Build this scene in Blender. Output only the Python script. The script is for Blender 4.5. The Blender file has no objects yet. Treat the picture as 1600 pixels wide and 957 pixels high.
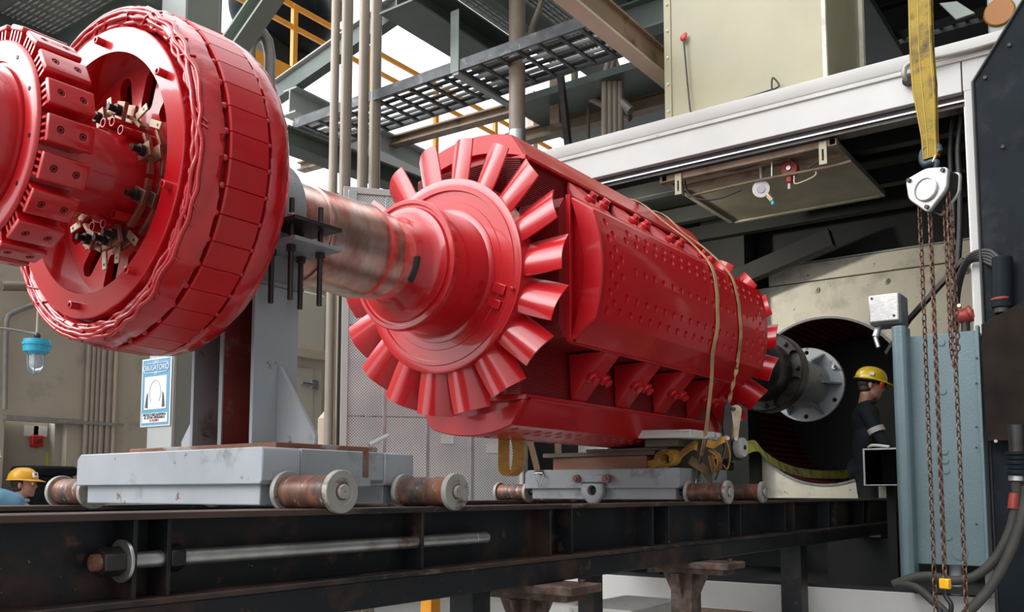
import bpy, bmesh, math, random
from mathutils import Vector, Matrix, noise
random.seed(7)
scene = bpy.context.scene
COL = scene.collection
PI = math.pi
sin, cos, rad = math.sin, math.cos, math.radians

# ------------------------------------------------------------------ camera
F_PX, HEAD, PITCH, PY = 1419.01, 0.624857, 0.0877349, 645.70   # frame taken as 1600 x 957
fw = Vector((cos(HEAD)*cos(PITCH), sin(HEAD)*cos(PITCH), sin(PITCH)))
rt = Vector((sin(HEAD), -cos(HEAD), 0))
up = rt.cross(fw)
cd = bpy.data.cameras.new('camera')
cam = bpy.data.objects.new('camera', cd); COL.objects.link(cam)
cam.matrix_world = Matrix((rt, up, -fw)).transposed().to_4x4()
cd.sensor_width = 36; cd.lens = F_PX/1600*36
cd.shift_y = (PY-478.5)/1600
cd.clip_start = 0.05; cd.clip_end = 200
scene.camera = cam

def at(u, v, X=None, Y=None, Z=None):
    """point of a plane in the place that the photograph shows at a pixel (surveying helper)"""
    d = fw + rt*((u-800)/F_PX) - up*((v-PY)/F_PX)
    k = X/d.x if X is not None else (Y/d.y if Y is not None else Z/d.z)
    return d*k

FLOOR = -1.45
AY, AZ = 2.5654, 0.9564        # rotor axis

# ------------------------------------------------------------------ materials
def mat(name, col, rough=.5, metal=0., coat=0., spots=(), bump=None, var=.0, vscale=3., emit=None, stretch=None, alpha=None, spec=None):
    m = bpy.data.materials.new(name); m.use_nodes = True
    nt = m.node_tree; N = nt.nodes; L = nt.links
    b = N['Principled BSDF']
    b.inputs['Roughness'].default_value = rough
    b.inputs['Metallic'].default_value = metal
    b.inputs['Coat Weight'].default_value = coat
    b.inputs['Coat Roughness'].default_value = .07
    if spec is not None: b.inputs['Specular IOR Level'].default_value = spec
    tc = N.new('ShaderNodeTexCoord'); vec = tc.outputs['Object']
    if stretch:
        mp = N.new('ShaderNodeMapping'); mp.inputs['Scale'].default_value = stretch
        L.new(vec, mp.inputs['Vector']); vec = mp.outputs['Vector']
    c = None
    rgb = N.new('ShaderNodeRGB'); rgb.outputs[0].default_value = (*col, 1); c = rgb.outputs[0]
    if var:
        nz = N.new('ShaderNodeTexNoise'); nz.inputs['Scale'].default_value = vscale; nz.inputs['Detail'].default_value = 5
        L.new(vec, nz.inputs['Vector'])
        mr = N.new('ShaderNodeMapRange'); mr.inputs['From Min'].default_value = .3; mr.inputs['From Max'].default_value = .7
        mr.inputs['To Min'].default_value = 1-var; mr.inputs['To Max'].default_value = 1+var
        L.new(nz.outputs['Fac'], mr.inputs['Value'])
        mx = N.new('ShaderNodeMix'); mx.data_type = 'RGBA'; mx.blend_type = 'MULTIPLY'; mx.inputs['Factor'].default_value = 1
        L.new(c, mx.inputs['A']); L.new(mr.outputs['Result'], mx.inputs['B']); c = mx.outputs['Result']
    rsock = None
    for (scol, scale, thr, soft) in spots:
        nz = N.new('ShaderNodeTexNoise'); nz.inputs['Scale'].default_value = scale; nz.inputs['Detail'].default_value = 8
        nz.inputs['Roughness'].default_value = .65
        L.new(vec, nz.inputs['Vector'])
        mr = N.new('ShaderNodeMapRange'); mr.inputs['From Min'].default_value = thr-.05; mr.inputs['From Max'].default_value = thr-.05+soft
        L.new(nz.outputs['Fac'], mr.inputs['Value'])
        mx = N.new('ShaderNodeMix'); mx.data_type = 'RGBA'
        L.new(mr.outputs['Result'], mx.inputs['Factor']); L.new(c, mx.inputs['A']); mx.inputs['B'].default_value = (*scol, 1); c = mx.outputs['Result']
    L.new(c, b.inputs['Base Color'])
    if bump:
        nz = N.new('ShaderNodeTexNoise'); nz.inputs['Scale'].default_value = bump[0]; nz.inputs['Detail'].default_value = 4
        L.new(vec, nz.inputs['Vector'])
        bp = N.new('ShaderNodeBump'); bp.inputs['Strength'].default_value = bump[1]; bp.inputs['Distance'].default_value = .01
        L.new(nz.outputs['Fac'], bp.inputs['Height']); L.new(bp.outputs['Normal'], b.inputs['Normal'])
    if emit:
        b.inputs['Emission Color'].default_value = (*emit[0], 1); b.inputs['Emission Strength'].default_value = emit[1]
    if alpha is not None:
        b.inputs['Transmission Weight'].default_value = alpha
    return m

RUST = (.17, .06, .028); DARKRUST = (.07, .028, .017)
M = {}
M['red'] = mat('red_enamel', (.52, .005, .010), .32, coat=.8, var=.08, vscale=4, bump=(6, .02))
M['redsatin'] = mat('red_satin_enamel', (.54, .005, .011), .36, coat=.3, spec=.35, var=.08, vscale=3)
M['redgloss'] = mat('red_gloss_resin', (.50, .005, .010), .24, coat=.7, var=.15, vscale=14, bump=(22, .35))
M['reddull'] = mat('red_coil_enamel', (.24, .008, .011), .45, var=.15, vscale=6)
M['redwedge'] = mat('red_primer', (.50, .005, .010), .38, coat=.3, spec=.35, var=.10, vscale=5)
M['journal'] = mat('turned_steel', (.80, .60, .54), .30, 1., var=.12, vscale=4, stretch=(1.6, 1, 1),
                   spots=[((.62, .17, .13), 3.2, .50, .22), ((.45, .26, .20), 5, .60, .2)])
M['steel'] = mat('bare_steel', (.55, .55, .54), .32, 1., var=.15, vscale=20)
M['zinc'] = mat('zinc_steel', (.62, .62, .60), .36, .9, var=.2, vscale=14, spots=[((.30, .16, .09), 5, .60, .15)])
M['darksteel'] = mat('dark_steel', (.055, .05, .048), .42, .6, var=.3, vscale=9, spots=[(DARKRUST, 7, .58, .2)])
M['copper'] = mat('tarnished_copper', (.36, .20, .14), .42, .75, var=.25, vscale=12)
M['brass'] = mat('weathered_brass', (.52, .42, .30), .45, .6, var=.3, vscale=16)
M['blackbolt'] = mat('black_bolt', (.02, .02, .022), .35, .3)
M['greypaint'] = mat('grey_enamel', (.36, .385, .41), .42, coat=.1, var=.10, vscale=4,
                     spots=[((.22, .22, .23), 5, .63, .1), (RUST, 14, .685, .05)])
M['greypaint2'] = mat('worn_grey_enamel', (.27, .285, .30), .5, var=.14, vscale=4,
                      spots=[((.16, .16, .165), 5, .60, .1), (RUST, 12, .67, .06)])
M['rust'] = mat('rusty_steel', (.20, .085, .045), .7, var=.3, vscale=6, spots=[((.30, .28, .26), 5, .56, .08), ((.33, .11, .04), 8, .6, .15)], bump=(30, .3))
M['rustdark'] = mat('dark_rusty_steel', (.075, .042, .030), .65, var=.35, vscale=6, spots=[((.16, .12, .10), 6, .56, .1), ((.11, .04, .02), 9, .6, .15)], bump=(30, .25))
M['creamlight'] = mat('light_cream_paint', (.66, .61, .50), .4, var=.05, vscale=2)
M['primer'] = mat('red_lead_primer', (.19, .028, .020), .6, var=.3, vscale=5, spots=[((.20, .16, .13), 6, .58, .12)])
M['roller'] = mat('worn_roller_steel', (.17, .080, .055), .42, .35, var=.5, vscale=9, stretch=(1, 2.5, 1),
                  spots=[((.075, .065, .065), 5, .52, .14), ((.40, .38, .36), 26, .66, .05), ((.33, .13, .05), 8, .57, .12)])
M['rim'] = mat('worn_rim_paint', (.36, .34, .31), .5, .2, var=.15, vscale=9, spots=[(DARKRUST, 12, .60, .1)])
M['beam'] = mat('black_beam_paint', (.012, .014, .016), .45, coat=.0, spec=.35, var=.3, vscale=3,
                spots=[((.055, .03, .022), 4, .57, .14), ((.12, .055, .03), 10, .66, .08), ((.25, .25, .24), 55, .745, .02)])
M['beamrust'] = mat('rubbed_beam_edge', (.075, .045, .034), .5, .2, var=.4, vscale=7, stretch=(.4, 1, 1), spots=[((.018, .018, .018), 4, .52, .12), ((.22, .16, .12), 9, .62, .1)])
M['white'] = mat('white_panel_paint', (.58, .565, .54), .45, var=.05, vscale=3, spots=[((.45, .42, .38), 34, .76, .03)])
M['whitedull'] = mat('aged_white_paint', (.55, .54, .50), .55, var=.12, vscale=3, spots=[((.30, .22, .15), 14, .70, .05)])
M['cream'] = mat('cream_sheet_paint', (.38, .35, .225), .42, var=.08, vscale=2, bump=(3, .06))
M['creamdirty'] = mat('stained_cream_steel', (.80, .76, .62), .5, var=.10, vscale=2, spots=[((.45, .42, .37), 1.6, .54, .16), ((.20, .12, .07), 14, .70, .05)])
M['beige'] = mat('beige_wall_paint', (.55, .48, .38), .6, var=.05, vscale=2, spots=[((.34, .30, .25), 3, .62, .2)])
M['beigedoor'] = mat('beige_door_paint', (.42, .40, .33), .5, var=.06, vscale=2)
M['conduit'] = mat('painted_conduit', (.40, .335, .265), .45, .1, var=.08, vscale=4)
M['conduitgrey'] = mat('grey_conduit', (.36, .34, .31), .45, .3, var=.12, vscale=8)
M['brownpipe'] = mat('brown_pipe_paint', (.30, .235, .185), .5, .1, var=.12, vscale=5, spots=[((.5, .47, .44), 14, .72, .03)])
M['galv'] = mat('galvanised_steel', (.55, .56, .56), .38, .8, var=.1, vscale=10)
M['green'] = mat('grey_green_steel', (.25, .29, .25), .5, var=.10, vscale=3)
M['greenpale'] = mat('pale_grey_green_steel', (.42, .44, .42), .5, var=.08, vscale=3)
M['greendark'] = mat('dark_grey_green_steel', (.12, .15, .135), .5, var=.15, vscale=3)
M['tan'] = mat('tan_beam_paint', (.62, .51, .39), .55, var=.08, vscale=3)
M['brownsteel'] = mat('brown_steelwork', (.25, .17, .115), .6, var=.2, vscale=4, spots=[((.10, .07, .05), 5, .58, .15)])
M['orange'] = mat('orange_rail_paint', (.85, .33, .02), .42, var=.08, vscale=6)
M['tray'] = mat('dark_cable_tray', (.10, .105, .11), .5, .3, var=.35, vscale=6, spots=[((.24, .23, .22), 9, .6, .12)])
M['grating'] = mat('galvanised_grating', (.28, .29, .27), .5, .5, var=.1)
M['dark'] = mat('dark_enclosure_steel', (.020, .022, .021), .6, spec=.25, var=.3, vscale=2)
M['hatch'] = mat('dull_olive_panel', (.22, .21, .155), .5, var=.25, vscale=3)
M['blackpanel'] = mat('blue_black_door_paint', (.010, .014, .018), .5, spec=.12, var=.25, vscale=3, bump=(8, .08), spots=[((.03, .034, .038), 4, .58, .2)])
M['brownpanel'] = mat('scorched_brown_plate', (.018, .013, .010), .7, spec=.1, var=.4, vscale=5)
M['bluegrey'] = mat('blue_grey_hammer_paint', (.125, .185, .20), .42, coat=.05, var=.07, vscale=4, bump=(70, .18))
M['perfo'] = None
M['rubber'] = mat('black_rubber', (.022, .022, .022), .5, var=.2, vscale=12)
M['hose'] = mat('grey_hose', (.05, .048, .042), .6, spec=.3, var=.2, vscale=10)
M['rustchain'] = mat('rusted_chain', (.13, .075, .055), .5, .7, var=.35, vscale=30)
M['alu'] = mat('cast_aluminium', (.50, .49, .47), .38, .6, var=.12, vscale=18, bump=(60, .1))
M['redpaint'] = mat('faded_red_paint', (.30, .035, .025), .5, var=.25, vscale=9)
M['wood'] = mat('brown_timber', (.24, .105, .055), .65, var=.25, vscale=5, stretch=(1, .25, 3))
M['wooddark'] = mat('grey_dark_timber', (.115, .09, .07), .75, var=.3, vscale=6, stretch=(1, .25, 3))
M['woodgrey'] = mat('pale_grey_timber', (.62, .60, .56), .8, var=.2, vscale=6, stretch=(1, .3, 3), spots=[((.16, .15, .14), 9, .60, .08)], bump=(30, .3))
M['concrete'] = mat('worn_concrete', (.22, .215, .205), .85, var=.12, vscale=1.5)
M['blueshirt'] = mat('faded_blue_cotton', (.16, .33, .47), .85, var=.12, vscale=6)
M['navy'] = mat('navy_workwear', (.012, .017, .024), .85, var=.2, vscale=6)
M['skin'] = mat('skin', (.45, .22, .15), .5, var=.06, vscale=8)
M['hair'] = mat('dark_hair', (.02, .014, .011), .6)
M['hatyellow'] = mat('yellow_hard_hat', (.85, .42, .015), .32, coat=.3)
M['hatlemon'] = mat('lemon_hard_hat', (.80, .56, .02), .35, coat=.2)
M['hatwhite'] = mat('cream_hard_hat', (.85, .82, .55), .35, coat=.3)
M['strapgrey'] = mat('silver_reflective_tape', (.62, .60, .56), .4)
M['signblue'] = mat('sign_blue', (.16, .37, .55), .4)
M['signwhite'] = mat('sign_white', (.82, .83, .83), .45)
M['signblack'] = mat('sign_black', (.03, .03, .035), .5)
M['lampblue'] = mat('turquoise_lamp_paint', (.02, .42, .62), .35, coat=.3, var=.06)
M['glass'] = mat('lamp_glass', (.9, .92, .92), .12, alpha=.85)
M['redbutton'] = mat('red_call_point', (.55, .02, .015), .4)
M['yellowsign'] = mat('yellow_notice', (.70, .58, .06), .5)
M['whiteface'] = mat('white_gauge_face', (.75, .75, .73), .35)

def strap_mat(name, col, dark, scale=24):
    m = mat(name, col, .7, var=.18, vscale=9, spots=[(dark, 7, .52, .16)], bump=(120, .3))
    return m
M['strap'] = strap_mat('tan_webbing', (.56, .36, .18), (.32, .19, .09))
M['strapold'] = strap_mat('soiled_brown_webbing', (.17, .11, .055), (.06, .04, .025))
M['strapamber'] = strap_mat('amber_webbing', (.50, .26, .05), (.27, .13, .03))
M['slingyellow'] = strap_mat('worn_yellow_webbing', (.29, .19, .012), (.055, .036, .010))
M['slinggreen'] = strap_mat('soiled_lime_webbing', (.35, .34, .05), (.11, .10, .03))

def perforated():
    m = bpy.data.materials.new('perforated_sheet'); m.use_nodes = True
    nt = m.node_tree; N = nt.nodes; L = nt.links; b = N['Principled BSDF']
    b.inputs['Roughness'].default_value = .45; b.inputs['Metallic'].default_value = .4
    tc = N.new('ShaderNodeTexCoord')
    mp = N.new('ShaderNodeMapping'); mp.inputs['Scale'].default_value = (62, 62, 62); mp.inputs['Rotation'].default_value = (0, rad(45), 0)
    L.new(tc.outputs['Object'], mp.inputs['Vector'])
    fr = N.new('ShaderNodeVectorMath'); fr.operation = 'FRACTION'; L.new(mp.outputs['Vector'], fr.inputs[0])
    sb = N.new('ShaderNodeVectorMath'); sb.operation = 'SUBTRACT'; sb.inputs[1].default_value = (.5, .5, .5); L.new(fr.outputs['Vector'], sb.inputs[0])
    ml = N.new('ShaderNodeVectorMath'); ml.operation = 'MULTIPLY'; ml.inputs[1].default_value = (1, 0, 1); L.new(sb.outputs['Vector'], ml.inputs[0])
    ln = N.new('ShaderNodeVectorMath'); ln.operation = 'LENGTH'; L.new(ml.outputs['Vector'], ln.inputs[0])
    mr = N.new('ShaderNodeMapRange'); mr.inputs['From Min'].default_value = .27; mr.inputs['From Max'].default_value = .37
    L.new(ln.outputs['Value'], mr.inputs['Value'])
    nz = N.new('ShaderNodeTexNoise'); nz.inputs['Scale'].default_value = 2.2; nz.inputs['Detail'].default_value = 6; L.new(tc.outputs['Object'], nz.inputs['Vector'])
    cr = N.new('ShaderNodeMapRange'); cr.inputs['From Min'].default_value = .35; cr.inputs['From Max'].default_value = .65; L.new(nz.outputs['Fac'], cr.inputs['Value'])
    m2 = N.new('ShaderNodeMix'); m2.data_type = 'RGBA'; m2.inputs['A'].default_value = (.62, .64, .64, 1); m2.inputs['B'].default_value = (.86, .86, .83, 1)
    L.new(cr.outputs['Result'], m2.inputs['Factor'])
    m1 = N.new('ShaderNodeMix'); m1.data_type = 'RGBA'; m1.inputs['A'].default_value = (.20, .21, .215, 1)
    L.new(mr.outputs['Result'], m1.inputs['Factor']); L.new(m2.outputs['Result'], m1.inputs['B'])
    L.new(m1.outputs['Result'], b.inputs['Base Color'])
    return m
M['perfo'] = perforated()

# ------------------------------------------------------------------ mesh builder
class B:
    def __init__(s): s.bm = bmesh.new()
    def _new(s, vs): return [s.bm.verts.new(v) for v in vs]
    def face(s, vs):
        try: return s.bm.faces.new(vs)
        except ValueError: return None
    def box(s, x0, x1, y0, y1, z0, z1): return s.hexa([(x0,y0,z0),(x1,y0,z0),(x1,y1,z0),(x0,y1,z0),(x0,y0,z1),(x1,y0,z1),(x1,y1,z1),(x0,y1,z1)])
    def hexa(s, p):
        v = s._new(p)
        for f in ((3,2,1,0),(4,5,6,7),(0,1,5,4),(1,2,6,5),(2,3,7,6),(3,0,4,7)): s.face([v[i] for i in f])
        return s
    def obox(s, c, ax, ay, az):
        """box about c with half-extent vectors ax, ay, az"""
        c, ax, ay, az = Vector(c), Vector(ax), Vector(ay), Vector(az)
        if ax.cross(ay).dot(az) < 0: az = -az
        return s.hexa([c-ax-ay-az, c+ax-ay-az, c+ax+ay-az, c-ax+ay-az, c-ax-ay+az, c+ax-ay+az, c+ax+ay+az, c-ax+ay+az])
    def beam(s, p0, p1, w, h, upv=(0,0,1)):
        p0, p1 = Vector(p0), Vector(p1); d = p1-p0; side = d.cross(Vector(upv)).normalized(); u = side.cross(d).normalized()
        return s.obox((p0+p1)/2, d/2, side*w/2, u*h/2)
    def ibeam(s, p0, p1, w, h, t=.018, upv=(0,0,1)):
        p0, p1 = Vector(p0), Vector(p1); d = p1-p0; side = d.cross(Vector(upv)).normalized(); u = side.cross(d).normalized(); c = (p0+p1)/2
        s.obox(c+u*(h/2-t/2), d/2, side*w/2, u*t/2); s.obox(c-u*(h/2-t/2), d/2, side*w/2, u*t/2)
        return s.obox(c, d/2, side*t*.4, u*(h/2-t))
    def loft(s, rings, close=True, cap=True):
        R = [s._new(r) for r in rings]; n = len(R[0])
        for a, b in zip(R, R[1:]):
            for i in range(n if close else n-1):
                j = (i+1) % n; s.face([a[i], a[j], b[j], b[i]])
        if cap and close: s.face(R[0][::-1]); s.face(R[-1])
        return s
    def lathe(s, prof, n=64, c=(0,0), a0=0., a1=2*PI, closed_profile=False, cap=True):
        """revolve (x, r) about an axis along X through (c.y, c.z)"""
        full = abs(a1-a0-2*PI) < 1e-6; m = n if full else n+1
        angs = [a0+(a1-a0)*i/n for i in range(m)]
        rings = []
        for (x, r) in prof: rings.append([(x, c[0]-r*sin(t), c[1]+r*cos(t)) for t in angs])
        if closed_profile: rings.append(None)
        R = [s._new(r) if r else None for r in rings]
        if closed_profile: R[-1] = R[0]
        for a, b in zip(R, R[1:]):
            for i in range(m if full else m-1):
                j = (i+1) % m; s.face([a[i], b[i], b[j], a[j]])
        if cap and not closed_profile and full:
            s.face(R[0]); s.face(R[-1][::-1])
        if closed_profile and not full:
            s.face([r[0] for r in R[:-1]]); s.face([r[-1] for r in R[:-1]][::-1])
        return s
    def cyl(s, p0, p1, r, n=16, r2=None):
        return s.tube([p0, p1], [r, r if r2 is None else r2], n)
    def tube(s, pts, r, n=8, cap=True, closed=False):
        P = [Vector(p) for p in pts]; m = len(P)
        rs = r if isinstance(r, (list, tuple)) else [r]*m
        tang = []
        for i in range(m):
            if closed: t = P[(i+1) % m]-P[i-1]
            else: t = P[min(i+1, m-1)]-P[max(i-1, 0)]
            tang.append(t.normalized())
        ref = Vector((0,0,1)) if abs(tang[0].z) < .9 else Vector((1,0,0))
        nrm = (ref-tang[0]*ref.dot(tang[0])).normalized(); rings = []
        for i in range(m):
            nrm = (nrm-tang[i]*nrm.dot(tang[i])).normalized(); bn = tang[i].cross(nrm)
            rings.append([P[i]+(nrm*cos(2*PI*k/n)+bn*sin(2*PI*k/n))*rs[i] for k in range(n)])
        if closed: rings.append(rings[0])
        return s.loft(rings, True, cap and not closed)
    def prism(s, poly, axis, a0, a1):
        """extrude a 2-D polygon; axis 'x': poly=(y,z), 'y': (x,z), 'z': (x,y)"""
        f = {'x': lambda p, a: (a, p[0], p[1]), 'y': lambda p, a: (p[0], a, p[1]), 'z': lambda p, a: (p[0], p[1], a)}[axis]
        return s.loft([[f(p, a0) for p in poly], [f(p, a1) for p in poly]])
    def sphere(s, c, r, n=12, sc=(1,1,1)):
        c = Vector(c)
        mtx = Matrix.Translation(c) @ Matrix.Diagonal((r*sc[0], r*sc[1], r*sc[2], 1))
        bmesh.ops.create_uvsphere(s.bm, u_segments=n, v_segments=max(6, n*2//3), radius=1, matrix=mtx); return s
    def hexhead(s, p0, p1, r): return s.cyl(p0, p1, r, 6)
    def ribbon(s, pts, wv, th):
        """flat strap along pts, wv: half-width vector (or list), th: thickness"""
        P = [Vector(p) for p in pts]; m = len(P); rings = []
        W = wv if isinstance(wv, list) else [Vector(wv)]*m
        for i in range(m):
            t = (P[min(i+1, m-1)]-P[max(i-1, 0)]).normalized(); w = Vector(W[i])
            nr = t.cross(w).normalized()*th/2
            rings.append([P[i]-w-nr, P[i]+w-nr, P[i]+w+nr, P[i]-w+nr])
        return s.loft(rings)

def wloc(o):
    v = Vector((0,0,0))
    while o: v = v+o.location; o = o.parent
    return v
def bevel_mod(o, w, seg=2):
    md = o.modifiers.new('bevel', 'BEVEL'); md.width = w; md.segments = seg; md.limit_method = 'ANGLE'; md.angle_limit = rad(40)
    return o
def make(name, b, m, parent=None, bevel=0, smooth=38, label=None, cat=None, group=None, kind=None, seg=2):
    """link ONE mesh object built in world coordinates; a top-level one gets its origin at its foot"""
    bm = b.bm if isinstance(b, B) else b
    bmesh.ops.recalc_face_normals(bm, faces=bm.faces[:])
    lim = rad(smooth)
    for f in bm.faces: f.smooth = smooth > 0
    for e in bm.edges:
        if len(e.link_faces) == 2: e.smooth = e.calc_face_angle(0) < lim
        else: e.smooth = False
    if parent: off = wloc(parent)
    else:
        xs = [v.co for v in bm.verts]
        mn = Vector((min(v.x for v in xs), min(v.y for v in xs), min(v.z for v in xs))); mx = Vector((max(v.x for v in xs), max(v.y for v in xs), max(v.z for v in xs)))
        off = Vector(((mn.x+mx.x)/2, (mn.y+mx.y)/2, mn.z))
    bmesh.ops.translate(bm, verts=bm.verts[:], vec=-off)
    me = bpy.data.meshes.new(name); bm.to_mesh(me); bm.free()
    me.materials.append(m if not isinstance(m, str) else M[m])
    o = bpy.data.objects.new(name, me); COL.objects.link(o)
    if parent: o.parent = parent
    else: o.location = off
    if bevel: bevel_mod(o, bevel, seg)
    tag(o, label, cat, group, kind)
    return o
def tag(o, label=None, cat=None, group=None, kind=None):
    for k, v in (('label', label), ('category', cat), ('group', group), ('kind', kind)):
        if v: o[k] = v
    return o
def thing(name, label, cat, loc, group=None):
    o = bpy.data.objects.new(name, None); COL.objects.link(o); o.location = loc; o.empty_display_size = .1
    return tag(o, label, cat, group)
def copy_tree(o, parent=None):
    c = o.copy(); COL.objects.link(c)
    if parent: c.parent = parent
    for ch in list(o.children): copy_tree(ch, c)
    return c
def arc(c, r, a0, a1, n): return [(c[0]+r*cos(a0+(a1-a0)*i/n), c[1]+r*sin(a0+(a1-a0)*i/n)) for i in range(n+1)]
def bez(p0, p1, p2, p3, n=12):
    p0, p1, p2, p3 = map(Vector, (p0, p1, p2, p3))
    return [p0*(1-t)**3+p1*3*t*(1-t)**2+p2*3*t*t*(1-t)+p3*t**3 for t in (i/n for i in range(n+1))]
def spline(P, n=8):
    """Catmull-Rom through points"""
    P = [Vector(p) for p in P]; Q = [P[0]*2-P[1]]+P+[P[-1]*2-P[-2]]; out = []
    for i in range(1, len(Q)-2):
        a, b, c, d = Q[i-1:i+3]
        for k in range(n):
            t = k/n; out.append(.5*((2*b)+(c-a)*t+(2*a-5*b+4*c-d)*t*t+(3*b-a-3*c+d)*t**3))
    out.append(P[-1]); return out
# ================================================================== GENERATOR ROTOR
rotor = thing('generator_rotor', 'long red-painted generator rotor with finned fans and round end wheels, hanging over the rails', 'machine part', (2.9, AY, AZ-.705))
def cut(o, b, m=None):
    """take the shapes of builder b out of object o (boolean applied to the mesh)"""
    bm = b.bm; bmesh.ops.recalc_face_normals(bm, faces=bm.faces[:])
    bmesh.ops.translate(bm, verts=bm.verts[:], vec=-wloc(o))
    me = bpy.data.meshes.new('cutter'); bm.to_mesh(me); bm.free()
    c = bpy.data.objects.new('cutter', me); COL.objects.link(c); c.location = wloc(o)
    md = o.modifiers.new('cut', 'BOOLEAN'); md.object = c; md.operation = 'DIFFERENCE'; md.solver = 'EXACT'
    bpy.context.view_layer.update()
    dg = bpy.context.evaluated_depsgraph_get()
    new = bpy.data.meshes.new_from_object(o.evaluated_get(dg))
    o.modifiers.remove(md); old = o.data; o.data = new; new.name = o.name
    bpy.data.objects.remove(c); bpy.data.meshes.remove(old)
    bm = bmesh.new(); bm.from_mesh(o.data)
    for f in bm.faces: f.smooth = True
    for e in bm.edges: e.smooth = len(e.link_faces) == 2 and e.calc_face_angle(0) < rad(35)
    bm.to_mesh(o.data); bm.free()
RC = (AY, AZ)
def rp(x, r, phi):          # phi: 0 = up, 90 deg = towards -Y (the photographer's side)
    return Vector((x, AY-r*sin(phi), AZ+r*cos(phi)))
def pf(phi):                # point in the frame of a pole: x, radial, tangential
    er = Vector((0, -sin(phi), cos(phi))); et = Vector((0, -cos(phi), -sin(phi))); o = Vector((0, AY, AZ))
    return lambda x, r, t: o+Vector((x, 0, 0))+er*r+et*t

# ---- rectifier wheel at the near end
b = B()
b.lathe([(1.02,.02),(1.02,.188),(1.028,.192),(1.10,.192),(1.10,.205),(1.113,.207),(1.113,.215),(1.106,.217),(1.106,.268),(1.111,.275),(1.117,.277),(1.121,.262),(1.235,.262),(1.235,.13)], 72, RC)
rect = make('rectifier_wheel', b, 'red', rotor)
b = B()
for k in range(20):
    f = pf(rad(18*k+6)); a = .038
    # thin radial fins standing on the face rim
    for q in (-.029, -.0105, .008, .0265):
        b.loft([[f(1.118, .262, q-.0035), f(1.118, .262, q+.0035), f(1.232, .262, q+.0035), f(1.232, .262, q-.0035)],
                [f(1.118, .309, q-.0035), f(1.118, .309, q+.0035), f(1.232, .309, q+.0035), f(1.232, .309, q-.0035)]])
make('cooling_fin', b, 'red', rect, kind='stuff')
for k in range(20):
    f = pf(rad(18*k+6)); b = B()
    b.loft([[f(1.115, .304, -.036), f(1.115, .304, .036), f(1.238, .304, .036), f(1.238, .304, -.036)],
            [f(1.115, .314, -.036), f(1.115, .314, .036), f(1.238, .314, .036), f(1.238, .314, -.036)],
            [f(1.117, .320, -.032), f(1.117, .320, .032), f(1.238, .320, .032), f(1.238, .320, -.032)]])
    h = make('heat_sink', b, 'red', rect, bevel=.0025)
    c = B()
    for x in (1.148, 1.207): c.cyl(f(x, .311, 0), f(x, .33, 0), .0098, 16)
    cut(h, c)
    # socket screws sunk in the block
    for x in (1.148, 1.207):
        c = B(); p0, p1 = f(x, .310, 0), f(x, .3185, 0); ax_ = (p1-p0).normalized(); s1_ = Vector((1,0,0)); s2_ = ax_.cross(s1_)
        c.loft([[q+(s1_*cos(2*PI*i/12)+s2_*sin(2*PI*i/12))*r for i in range(12)] for q, r in ((p0,.0078),(p1,.0078),(p1,.0042),(p0+ax_*.002,.0040))])
        make('socket_screw', c, 'reddull', h, smooth=30)
b = B()
for k in range(12):
    t = rad(30*k+10)
    b.cyl(rp(1.1045, .247, t), rp(1.1075, .247, t), .006, 10)
make('plug_hole', b, 'blackbolt', rect)
# small lettering-free drillings on the hub
b = B()
for k in range(8): b.cyl(rp(1.019, .15, rad(45*k)), rp(1.0215, .15, rad(45*k)), .007, 10)
make('hub_drilling', b, 'blackbolt', rect)

# ---- red shaft between the two wheels
make('exciter_shaft', B().lathe([(1.23,.128),(1.44,.128),(1.46,.14),(1.60,.14),(1.60,.10)], 64, RC), 'red', rotor)

# ---- exciter wheel
wheel = make('exciter_wheel', B().lathe([(1.42,.365),(1.42,.437),(1.423,.440),(1.56,.440),(1.58,.455),(1.72,.455),(1.72,.20),(1.70,.20),(1.70,.40),(1.60,.372),(1.44,.366)], 128, RC, closed_profile=True), 'red', rotor)
# web with rounded slots
def web(x, n=14, ph0=rad(-8)):
    b = B(); rs = [.135,.175,.21]; r0, r1, hw = .222, .354, .031
    rr = [r0+(r1-r0)*i/14 for i in range(15)]
    def w(r):
        if r < r0+hw: return math.sqrt(max(0, hw*hw-(r0+hw-r)**2))
        if r > r1-hw: return math.sqrt(max(0, hw*hw-(r-r1+hw)**2))
        return hw
    rs = rs+rr+[.362,.374]; m = 8
    for k in range(n):
        grid = []
        for r in rs:
            ww = w(r)/r if r0 <= r <= r1 else 0
            a0 = ph0+2*PI*k/n+ww; a1 = ph0+2*PI*(k+1)/n-ww
            grid.append([(r, a0+(a1-a0)*i/m) for i in range(m+1)])
        top = [[b.bm.verts.new(rp(x, r, a)) for r, a in row] for row in grid]
        bot = [[b.bm.verts.new(rp(x+.022, r, a)) for r, a in row] for row in grid]
        for i in range(len(rs)-1):
            for j in range(m):
                b.face([top[i][j], top[i][j+1], top[i+1][j+1], top[i+1][j]])
                b.face([bot[i][j], bot[i+1][j], bot[i+1][j+1], bot[i][j+1]])
            b.face([top[i][0], top[i+1][0], bot[i+1][0], bot[i][0]]); b.face([top[i][m], bot[i][m], bot[i+1][m], top[i+1][m]])
    bmesh.ops.remove_doubles(b.bm, verts=b.bm.verts[:], dist=.0004)
    return b
make('slotted_web', web(1.532), 'red', wheel, bevel=0)
make('slot_shade_backing', B().lathe([(1.69,.13),(1.69,.41),(1.70,.41),(1.70,.13)], 64, RC, closed_profile=True), 'dark', wheel)  # near-black ring, its colour gives the shade behind the slots
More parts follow.
